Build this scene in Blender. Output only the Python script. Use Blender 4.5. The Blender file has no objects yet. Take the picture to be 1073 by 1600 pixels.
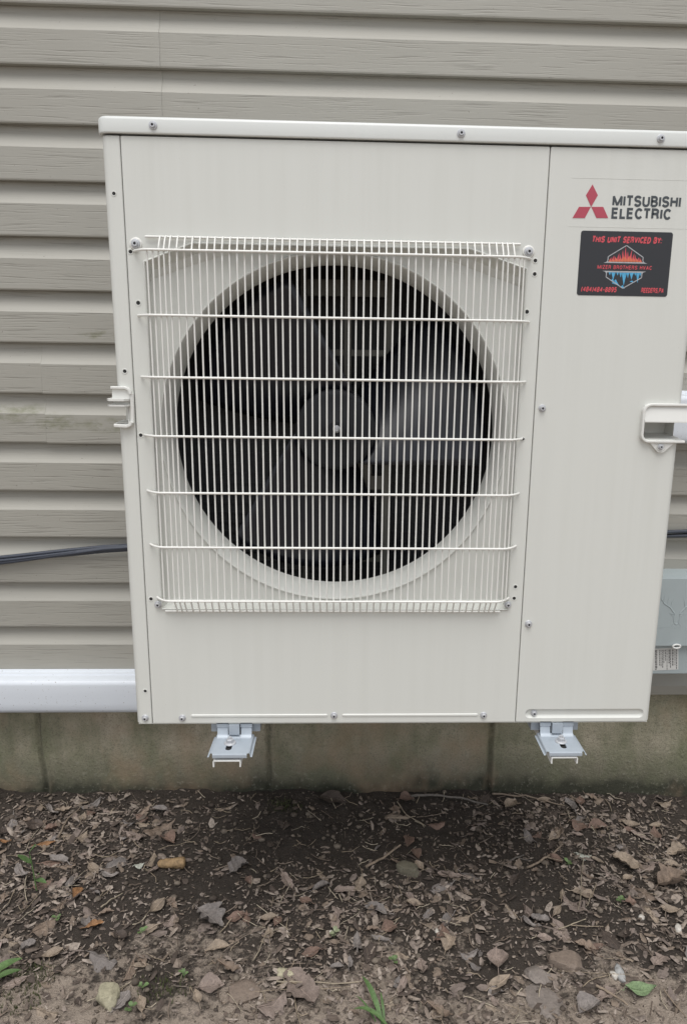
import bpy, bmesh, math, random
from mathutils import Vector, Matrix, noise
D = bpy.data
scn = bpy.context.scene
COL = scn.collection
random.seed(7)
G = 0.495                     # height of the unit's underside above the soil

# ------------------------------------------------------------------ camera
cam = D.cameras.new('camera'); cam_o = D.objects.new('camera', cam); COL.objects.link(cam_o)
cam.sensor_fit = 'HORIZONTAL'; cam.sensor_width = 36.0
cam.lens = 36.0*1150.0/1073.0
cam.shift_x = -46.8/1073.0; cam.shift_y = 16.0/1073.0
cam.clip_start = 0.02; cam.clip_end = 500
cam_o.matrix_world = Matrix(((0.999271, -0.00616, -0.03768, 0.37916),
                             (-0.035432, 0.21804, -0.975297, -1.24322),
                             (0.014223, 0.97592, 0.217662, 0.65648+G),
                             (0, 0, 0, 1)))
scn.camera = cam_o
# ------------------------------------------------------------------ overcast sky and soft sun
SUN_EL, SUN_AZ = math.radians(68), math.radians(4)
w = D.worlds.new('World'); scn.world = w; w.use_nodes = True
nt = w.node_tree; bg = nt.nodes['Background']
sky = nt.nodes.new('ShaderNodeTexSky'); sky.sky_type = 'NISHITA'; sky.sun_disc = False
sky.sun_elevation = SUN_EL; sky.sun_rotation = math.pi + SUN_AZ
sky.dust_density = 1.5; sky.air_density = 1.0; sky.ozone_density = 1.0
hs = nt.nodes.new('ShaderNodeHueSaturation'); hs.inputs['Saturation'].default_value = 0.22
nt.links.new(sky.outputs[0], hs.inputs['Color']); nt.links.new(hs.outputs[0], bg.inputs[0])
bg.inputs[1].default_value = 0.115
sun = D.lights.new('sun', 'SUN'); sun.energy = 1.5; sun.angle = math.radians(42); sun.color = (1.0, 0.98, 0.95)
sun_o = D.objects.new('sun', sun); COL.objects.link(sun_o)
sd = Vector((-math.sin(SUN_AZ)*math.cos(SUN_EL), -math.cos(SUN_AZ)*math.cos(SUN_EL), math.sin(SUN_EL)))
sun_o.rotation_euler = sd.to_track_quat('Z', 'Y').to_euler(); sun_o.location = sd*20
scn.view_settings.view_transform = 'Standard'; scn.view_settings.look = 'None'
scn.view_settings.gamma = 1; scn.view_settings.use_curve_mapping = False
scn.view_settings.exposure = 0.57
scn.render.engine = 'CYCLES'
scn.render.resolution_x = 686; scn.render.resolution_y = 1024

# ------------------------------------------------------------------ materials
class NT:
    def __init__(s, name):
        s.m = D.materials.new(name); s.m.use_nodes = True; s.t = s.m.node_tree
        s.b = s.t.nodes['Principled BSDF']
    def n(s, typ, **k):
        nd = s.t.nodes.new('ShaderNode'+typ)
        for a, v in k.items():
            if a[0] == 'i':
                key = a[1:]
                nd.inputs[int(key) if key.isdigit() else key.replace('_', ' ')].default_value = v
            else: setattr(nd, a, v)
        return nd
    def l(s, a, b): s.t.links.new(a, b)
    def coord(s, scale=(1,1,1), loc=(0,0,0)):
        g = s.n('NewGeometry'); m = s.n('Mapping'); m.inputs['Scale'].default_value = scale; m.inputs['Location'].default_value = loc
        s.l(g.outputs['Position'], m.inputs[0]); return m.outputs[0]
    def noise(s, co, scale, detail=4, rough=.5, dist=0):
        n = s.n('TexNoise'); n.inputs['Scale'].default_value = scale; n.inputs['Detail'].default_value = detail
        n.inputs['Roughness'].default_value = rough; n.inputs['Distortion'].default_value = dist
        s.l(co, n.inputs['Vector']); return n.outputs['Fac']
    def ramp(s, fac, pts, interp='LINEAR'):
        r = s.n('ValToRGB'); r.color_ramp.interpolation = interp; e = r.color_ramp.elements
        while len(e) < len(pts): e.new(.5)
        for q, (p, c) in zip(e, pts):
            q.position = p; q.color = (c, c, c, 1) if isinstance(c, (int, float)) else (*c, 1)
        s.l(fac, r.inputs[0]); return r.outputs[0]
    def mix(s, fac, a, b, mode='MIX'):
        m = s.n('Mix', data_type='RGBA', blend_type=mode)
        for sock, v in ((m.inputs[0], fac), (m.inputs[6], a), (m.inputs[7], b)):
            if isinstance(v, tuple): sock.default_value = (*v, 1)
            elif isinstance(v, (int, float)): sock.default_value = v
            else: s.l(v, sock)
        return m.outputs[2]
    def math(s, op, a, b=0.0):
        m = s.n('Math', operation=op)
        for sock, v in ((m.inputs[0], a), (m.inputs[1], b)):
            if isinstance(v, (int, float)): sock.default_value = v
            else: s.l(v, sock)
        return m.outputs[0]
    def bump(s, h, strength=.3, dist=.001, prev=None):
        b = s.n('Bump'); b.inputs['Strength'].default_value = strength; b.inputs['Distance'].default_value = dist
        s.l(h, b.inputs['Height'])
        if prev: s.l(prev, b.inputs['Normal'])
        return b.outputs[0]
    def fin(s, col=None, rough=None, metal=None, normal=None, spec=None):
        for k, v in (('Base Color', col), ('Roughness', rough), ('Metallic', metal), ('Normal', normal), ('Specular IOR Level', spec)):
            if v is None: continue
            if isinstance(v, tuple): s.b.inputs[k].default_value = (*v, 1)
            elif isinstance(v, (int, float)): s.b.inputs[k].default_value = v
            else: s.l(v, s.b.inputs[k])
        return s.m
def plain(name, col, rough=.5, metal=0, spec=None, var=.12, vs=40):
    t = NT(name); f = t.noise(t.coord(), vs, 5, .6)
    a = tuple(c*(1-var) for c in col); b = tuple(min(1, c*(1+var)) for c in col)
    return t.fin(t.mix(f, a, b), rough, metal, spec=spec)
M = {}
def painted(name, col, streak=.05, rough=.38):
    t = NT(name); st = t.noise(t.coord((45, 45, 1.3)), 1.0, 5, .6)
    bl = t.noise(t.coord(), 6, 4, .55); sp = t.noise(t.coord(), 230, 2, .5)
    dirt = t.ramp(st, [(.42, 0), (.75, 1)]); dirt = t.math('MULTIPLY', dirt, t.ramp(bl, [(.35, .2), (.7, 1)]))
    c = t.mix(t.math('MULTIPLY', dirt, streak*4), col, tuple(x*y for x, y in zip(col, (.80, .80, .77))))
    spk = t.ramp(sp, [(.73, 0), (.77, 1)])
    c = t.mix(t.math('MULTIPLY', spk, .18), c, (.28, .25, .2))
    orange = t.noise(t.coord(), 900, 2, .5)
    return t.fin(c, t.mix(bl, (rough-.05,)*3, (rough+.1,)*3), normal=t.bump(orange, .05, .0006))
M['paint'] = painted('ivory_painted_steel', (.630, .638, .602), .07)
M['lid'] = painted('ivory_lid_paint', (.635, .652, .632), .03, .33)
M['grille'] = plain('ivory_wire_coating', (.74, .735, .70), .35, var=.04)
M['handle'] = plain('ivory_plastic', (.68, .68, .65), .42, var=.03)
M['dark'] = plain('dark_casing', (.055, .057, .060), .6, var=.2, vs=12)
M['hole'] = plain('hole_shadow_black', (.015, .015, .015), .8)
M['fan'] = plain('dark_grey_fan_plastic', (.010, .011, .017), .30, spec=.48, var=.15, vs=9)
M['hub'] = plain('matt_fan_hub', (.020, .021, .024), .6, spec=.2, var=.1)
M['support'] = plain('beige_steel', (.125, .122, .105), .5, var=.1)
M['screw'] = plain('zinc_screw', (.50, .51, .53), .42, .35, var=.2, vs=300)
M['recess'] = plain('screw_recess', (.06, .06, .065), .5, .3)
t = NT('galvanised_coating'); bl = t.noise(t.coord(), 55, 5, .6)
M['galv'] = t.fin(t.mix(bl, (.33, .375, .42), (.43, .475, .525)), .42, .15)
M['bracket'] = plain('white_bracket_coating', (.70, .70, .68), .5, var=.06)
M['white_pvc'] = None
t = NT('white_pvc'); sp = t.noise(t.coord((1, 1, 1)), 170, 3, .6); pm = t.noise(t.coord(), 9, 3, .5)
spk = t.math('MULTIPLY', t.ramp(sp, [(.655, 0), (.70, 1)]), t.ramp(pm, [(.3, .3), (.7, 1)]))
c = t.mix(t.noise(t.coord((2, 2, 2)), 3, 5, .6), (.60, .635, .685), (.68, .715, .76)); c = t.mix(spk, c, (.22, .2, .17))
M['white_pvc'] = t.fin(c, .38)
M['cable'] = plain('black_cable_jacket', (.045, .052, .07), .4, var=.2)
M['boxgrey'] = plain('grey_box_paint', (.36, .41, .42), .42, var=.05)
M['label'] = plain('label_paper', (.60, .60, .58), .5, var=.03)
M['ink'] = plain('label_ink', (.13, .13, .13), .6)
M['red'] = plain('emblem_red', (.42, .062, .095), .4, var=.04)
M['charcoal'] = plain('lettering_charcoal', (.055, .065, .072), .45)
M['stblack'] = plain('sticker_black', (.022, .023, .028), .32, var=.1)
M['stred'] = plain('sticker_red', (.60, .075, .095), .4)
M['storange'] = plain('sticker_orange', (.66, .17, .085), .4)
M['stsilver'] = plain('sticker_silver', (.40, .41, .43), .4, vs=120, var=.35)
M['stblue'] = plain('sticker_blue', (.08, .36, .60), .4, vs=300, var=.4)

# --- siding: embossed wood grain, stains
def siding_mat():
    t = NT('vinyl_siding')
    warp = t.noise(t.coord((1.6, 1.6, 7)), 1.0, 3, .5)
    g = t.n('NewGeometry'); sx = t.n('SeparateXYZ'); t.l(g.outputs['Position'], sx.inputs[0])
    z2 = t.math('ADD', sx.outputs['Z'], t.math('MULTIPLY', warp, .030))
    cb = t.n('CombineXYZ'); t.l(t.math('MULTIPLY', sx.outputs['X'], 7.0), cb.inputs[0]); t.l(t.math('MULTIPLY', z2, 270), cb.inputs[2])
    a = t.noise(cb.outputs[0], 1.0, 3, .55)
    cb2 = t.n('CombineXYZ'); t.l(t.math('MULTIPLY', sx.outputs['X'], 13.0), cb2.inputs[0]); t.l(t.math('MULTIPLY', z2, 420), cb2.inputs[2])
    b = t.noise(cb2.outputs[0], 1.0, 2, .5)
    sn = t.n('SeparateXYZ'); t.l(g.outputs['True Normal'], sn.inputs[0]); flat = t.ramp(t.math('ABSOLUTE', sn.outputs['Z']), [(.10, 1), (.28, .22)])
    groove = t.ramp(a, [(.36, 0), (.47, 1), (1, .95)])
    h = t.math('ADD', groove, t.math('MULTIPLY', b, .35))
    bl = t.noise(t.coord((2.5, 2.5, 6)), 1.2, 4, .6)
    c = t.mix(bl, (.315, .303, .266), (.362, .351, .312))
    c = t.mix(t.math('MULTIPLY', t.ramp(a, [(.33, .55), (.43, 0)]), flat), c, (.20, .192, .165))
    # mildew patches with a shape of their own
    st = None
    for (px, pz, rx, rz) in ((-.375, .52, .10, .030), (-.30, .50, .085, .024), (-.175, .495, .075, .022), (-.185, .70, .055, .012), (-.42, .515, .05, .03)):
        dx = t.math('DIVIDE', t.math('SUBTRACT', sx.outputs['X'], px), rx); dz = t.math('DIVIDE', t.math('SUBTRACT', sx.outputs['Z'], pz+G), rz)
        d = t.math('SUBTRACT', 1.0, t.math('ADD', t.math('MULTIPLY', dx, dx), t.math('MULTIPLY', dz, dz)))
        d = t.math('MAXIMUM', d, 0.0); st = d if st is None else t.math('MAXIMUM', st, d)
    mn = t.noise(t.coord((30, 30, 60)), 1.0, 4, .65)
    st = t.math('MULTIPLY', st, t.ramp(mn, [(.42, 0), (.7, 1)]))
    c = t.mix(t.math('MULTIPLY', st, .9), c, (.16, .165, .095))
    sp = t.noise(t.coord(), 140, 2, .5)
    c = t.mix(t.math('MULTIPLY', t.ramp(sp, [(.735, 0), (.77, 1)]), .5), c, (.1, .09, .07))
    return t.fin(c, .5, normal=t.bump(t.math('MULTIPLY', h, flat), .42, .0009))
M['siding'] = siding_mat()
# --- concrete foundation
def concrete_mat():
    t = NT('stained_concrete')
    big = t.noise(t.coord((1, 1, 1.4)), 3.2, 5, .6, .4); mid = t.noise(t.coord((1, 1, .5)), 11, 5, .62); fine = t.noise(t.coord(), 260, 4, .7); grit = t.noise(t.coord(), 95, 3, .6)
    c = t.mix(t.ramp(big, [(.35, 0), (.68, 1)]), (.300, .282, .200), (.450, .390, .300))
    c = t.mix(t.ramp(mid, [(.38, 0), (.66, .85)]), c, (.175, .182, .108))
    g = t.n('NewGeometry'); sx = t.n('SeparateXYZ'); t.l(g.outputs['Position'], sx.inputs[0])
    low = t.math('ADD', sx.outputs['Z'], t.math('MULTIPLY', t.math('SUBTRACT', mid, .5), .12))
    for sx0, k in ((-.4151, 0), (.179, 1), (.7702, 2)):
        dd = t.math('ABSOLUTE', t.math('SUBTRACT', t.math('ADD', sx.outputs['X'], t.math('MULTIPLY', t.math('SUBTRACT', mid, .5), .035)), sx0+.003))
        seam = t.math('MULTIPLY', t.ramp(t.math('MULTIPLY', dd, 30), [(.05, 1), (.30, 0)]), t.ramp(grit, [(.35, .35), (.6, 1)]))
        c = t.mix(t.math('MULTIPLY', seam, .6), c, (.050, .048, .030))
    str_ = t.noise(t.coord((26, 26, 2.0)), 1.0, 4, .6)
    c = t.mix(t.ramp(str_, [(.56, 0), (.78, .35)]), c, (.12, .115, .075))
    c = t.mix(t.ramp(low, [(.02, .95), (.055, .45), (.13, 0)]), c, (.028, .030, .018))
    c = t.mix(t.ramp(fine, [(.34, .5), (.50, 0)]), c, (.07, .067, .048))
    c = t.mix(t.ramp(grit, [(.58, 0), (.72, .30)]), c, (.38, .36, .29))
    rust = t.noise(t.coord((1, 1, .7), (3, 1, 7)), 4.2, 4, .6)
    c = t.mix(t.ramp(rust, [(.50, 0), (.68, .6)]), c, (.36, .25, .165))
    nb = t.bump(fine, .8, .002); nb = t.bump(grit, .7, .004, nb)
    return t.fin(c, .9, normal=nb)
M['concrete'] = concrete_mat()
# --- soil
def soil_mat():
    t = NT('damp_shaded_soil')
    a = t.noise(t.coord(), 5, 6, .62, .3); b = t.noise(t.coord(), 60, 6, .7); f = t.noise(t.coord(), 340, 4, .65)
    g = t.n('NewGeometry'); sx = t.n('SeparateXYZ'); t.l(g.outputs['Position'], sx.inputs[0])
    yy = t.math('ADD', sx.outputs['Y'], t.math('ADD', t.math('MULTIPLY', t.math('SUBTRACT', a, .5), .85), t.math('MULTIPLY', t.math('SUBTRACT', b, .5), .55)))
    dry = t.ramp(t.math('ADD', yy, 1.0), [(.90, 1), (1.42, 0)])       # wet soil by the wall, dry further out; shade and light painted in too
    wet = t.mix(b, (.024, .0180, .0135), (.068, .053, .041)); dr = t.mix(b, (.240, .193, .153), (.470, .390, .318))  # dark tone also holds the unit's shade, pale tone the lit foreground
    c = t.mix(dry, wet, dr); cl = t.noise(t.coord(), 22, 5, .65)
    c = t.mix(t.ramp(cl, [(.50, 0), (.68, .4)]), c, (.060, .048, .038))
    c = t.mix(t.ramp(f, [(.62, 0), (.75, .5)]), c, (.20, .165, .13))
    nb = t.bump(f, .9, .004); nb = t.bump(b, .9, .012, nb)
    return t.fin(c, .92, normal=nb)
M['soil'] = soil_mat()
def leaf_mat(name, col, var=.35, rough=.75, veins=False):
    t = NT(name); tc = t.n('TexCoord'); oi = t.n('ObjectInfo')
    ofs = t.n('VectorMath', operation='ADD'); t.l(tc.outputs['Object'], ofs.inputs[0]); t.l(oi.outputs['Random'], ofs.inputs[1])
    n1 = t.noise(ofs.outputs[0], 75, 6, .7); n2 = t.noise(ofs.outputs[0], 260, 4, .65)
    c = t.mix(t.ramp(n1, [(.32, 0), (.68, 1)]), tuple(x*(1-var*1.2) for x in col), tuple(min(1, x*(1+var*.8)) for x in col))
    c = t.mix(t.math('MULTIPLY', t.ramp(n2, [(.52, 0), (.68, 1)]), .6), c, tuple(x*.35 for x in col))
    c = t.mix(t.math('MULTIPLY', oi.outputs['Random'], .45), c, tuple(x*.5 for x in col))
    h = n1
    if veins:
        sp = t.n('SeparateXYZ'); t.l(tc.outputs['Object'], sp.inputs[0]); ay = t.math('ABSOLUTE', sp.outputs['Y'])
        ph = t.math('MULTIPLY', t.math('SUBTRACT', sp.outputs['X'], t.math('MULTIPLY', ay, .9)), 900)
        side = t.ramp(t.math('SINE', ph), [(.80, 0), (.97, 1)]); rib = t.ramp(t.math('MULTIPLY', ay, 1000), [(.5, 1), (1.0, 0)])
        v = t.math('MAXIMUM', t.math('MULTIPLY', side, .45), rib)
        c = t.mix(t.math('MULTIPLY', v, .55), c, tuple(min(1, x*1.5) for x in col)); h = t.math('ADD', n1, t.math('MULTIPLY', v, .7))
    return t.fin(c, rough, normal=t.bump(h, .7, .003))
LEAFC = dict(tan=(.300, .238, .180), brown=(.230, .172, .130), grey=(.225, .198, .182), pink=(.275, .215, .182), dark=(.080, .060, .048), red=(.195, .128, .098),
             orange=(.270, .140, .062), white=(.50, .51, .44), green=(.215, .30, .155))
for k, v in LEAFC.items(): M['leaf_'+k] = leaf_mat('leaf_'+k, v, veins=True)
def island_mat(name, cols, rough=.85):
    t = NT(name); g = t.n('NewGeometry'); n = len(cols)
    c = t.ramp(g.outputs['Random Per Island'], [(i/n, q) for i, q in enumerate(cols)], 'CONSTANT')
    n1 = t.noise(t.coord(), 120, 4, .6); c = t.mix(t.ramp(n1, [(.45, 0), (.75, .75)]), c, (.04, .032, .025))
    return t.fin(c, rough, normal=t.bump(n1, .5, .002))
M['litter'] = island_mat('leaf_litter_bits', [(.22, .175, .142), (.13, .10, .08), (.29, .237, .195), (.18, .143, .122), (.255, .208, .176), (.08, .06, .048), (.195, .150, .114), (.34, .285, .24)])
M['crumb'] = island_mat('soil_crumbs', [(.085, .066, .051), (.125, .100, .078), (.060, .046, .036), (.165, .135, .106)])
M['straw'] = island_mat('dead_stalks', [(.30, .24, .17), (.14, .105, .08), (.23, .18, .14), (.42, .36, .27)])
M['twig_tan'] = leaf_mat('twig_tan', (.27, .21, .155)); M['twig_grey'] = leaf_mat('twig_grey', (.17, .15, .13)); M['twig_dark'] = leaf_mat('twig_dark', (.085, .062, .05)); M['twig_straw'] = leaf_mat('twig_straw', (.36, .30, .22))
for k, v in dict(mossy=(.16, .145, .105), yellow=(.42, .385, .27), brownstone=(.25, .195, .155), greystone=(.24, .205, .180), palegrey=(.38, .38, .37), white=(.60, .56, .50)).items(): M['stone_'+k] = leaf_mat('stone_'+k, v, .22)
M['cob'] = leaf_mat('cob_tan', (.34, .225, .115), .4)
M['grass'] = leaf_mat('fresh_green', (.105, .185, .060), .3, .6); M['seedling'] = leaf_mat('seedling_green', (.13, .20, .075), .3, .6); M['pale'] = leaf_mat('pale_seedling', (.30, .33, .20), .25, .6)
M['moss'] = leaf_mat('moss_green', (.075, .085, .030), .4, .9)

# ------------------------------------------------------------------ mesh helpers
class MB:
    def __init__(s): s.v = []; s.f = []; s.sm = []; s.mi = []
    def add(s, vs, fs, smooth=False, mi=0):
        o = len(s.v); s.v += [tuple(q) for q in vs]
        for f in fs: s.f.append([i+o for i in f]); s.sm.append(smooth); s.mi.append(mi)
    def box(s, x0, x1, y0, y1, z0, z1, mi=0):
        s.add([(x, y, z) for x in (x0, x1) for y in (y0, y1) for z in (z0, z1)],
              [(0,1,3,2), (4,6,7,5), (0,4,5,1), (2,3,7,6), (0,2,6,4), (1,5,7,3)], False, mi)
    def loft(s, rings, closed=True, caps=False, smooth=True, mi=0, flip=False):
        n = len(rings[0]); vs = [p for r in rings for p in r]; fs = []
        for i in range(len(rings)-1):
            for j in range(n if closed else n-1):
                k = (j+1) % n; q = (i*n+j, i*n+k, (i+1)*n+k, (i+1)*n+j); fs.append(q[::-1] if flip else q)
        o = len(s.f); s.add(vs, fs, smooth, mi)
        if caps:
            s.add(rings[0], [list(range(n))[::-1]], False, mi); s.add(rings[-1], [list(range(n))], False, mi)
    def tube(s, pts, r, n=6, mi=0, caps=True):
        pts = [Vector(p) for p in pts]; rings = []; N = len(pts)
        rs = r if isinstance(r, (list, tuple)) else [r]*N
        t0 = (pts[1]-pts[0]).normalized(); up = Vector((0, 0, 1)) if abs(t0.z) < .9 else Vector((1, 0, 0))
        a = t0.cross(up).normalized()
        for i in range(N):
            t = (pts[min(i+1, N-1)]-pts[max(i-1, 0)]).normalized()
            a = (a-t*a.dot(t)).normalized(); b = t.cross(a)
            rings.append([pts[i]+(a*math.cos(2*math.pi*k/n)+b*math.sin(2*math.pi*k/n))*rs[i] for k in range(n)])
        s.loft(rings, True, caps, True, mi)
    def planar(s, outer, holes, mi=0, normal=None):
        """flat polygon with holes; points are 3-D and lie in one plane"""
        bm = bmesh.new(); es = []
        for lp in [outer]+holes:
            vv = [bm.verts.new(p) for p in lp]
            es += [bm.edges.new((vv[i], vv[(i+1) % len(vv)])) for i in range(len(vv))]
        bmesh.ops.triangle_fill(bm, use_beauty=True, edges=es, normal=normal or (0, -1, 0))
        bm.verts.index_update(); nv = Vector(normal or (0, -1, 0))
        vs = [v.co.copy() for v in bm.verts]; fs = []
        for f in bm.faces:
            ids = [v.index for v in f.verts]; f.normal_update()
            fs.append(ids if f.normal.dot(nv) > 0 else ids[::-1])
        bm.free(); s.add(vs, fs, False, mi)
    def build(s, name, mats, parent=None, origin=(0, 0, 0), bevel=0, local=False):
        me = D.meshes.new(name); o = Vector(origin)
        me.from_pydata([tuple(Vector(v)-o) for v in s.v], [], s.f)
        for p, sm, mi in zip(me.polygons, s.sm, s.mi): p.use_smooth = sm; p.material_index = mi
        for m in (mats if isinstance(mats, (list, tuple)) else [mats]): me.materials.append(m if not isinstance(m, str) else M[m])
        me.update()
        ob = D.objects.new(name, me); COL.objects.link(ob)
        if parent is not None: ob.parent = parent
        if bevel:
            b = ob.modifiers.new('bevel', 'BEVEL'); b.width = bevel; b.segments = 2; b.limit_method = 'ANGLE'; b.angle_limit = math.radians(40)
        return ob
def tag(o, label=None, cat=None, group=None, kind=None):
    for k, v in (('label', label), ('category', cat), ('group', group), ('kind', kind)):
        if v: o[k] = v
    return o
def empty(name, loc):
    o = D.objects.new(name, None); COL.objects.link(o); o.location = loc; o.empty_display_size = .05; return o
def inst(src, name, parent, loc, rot=None):
    o = D.objects.new(name, src.data); COL.objects.link(o); o.parent = parent; o.location = loc
    if rot: o.rotation_euler = rot
    return o
def arc(cx, cz, r, a0, a1, n):
    return [(cx+r*math.cos(math.radians(a0+(a1-a0)*i/n)), cz+r*math.sin(math.radians(a0+(a1-a0)*i/n))) for i in range(n+1)]
def fbm(x, y, z=0, o=4):
    v = 0; a = .5; f = 1
    for _ in range(o): v += a*noise.noise((x*f, y*f, z*f)); a *= .5; f *= 2.03
    return v
def gz(x, y):
    h = -(x-.35)*.0148
    if abs(x-.4) < 4 and abs(y) < 4:
        if y > .30: h += .016*math.exp(-(max(0, .535-y))/.035)*max(0, .55+1.3*fbm(x*6, 2.2, 7.7, 3))
        h += .030*fbm(x*2.6, y*2.6, 3.3, 3)*1.0+.016*fbm(x*13, y*13, 8.1, 4)
    return h

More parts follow.
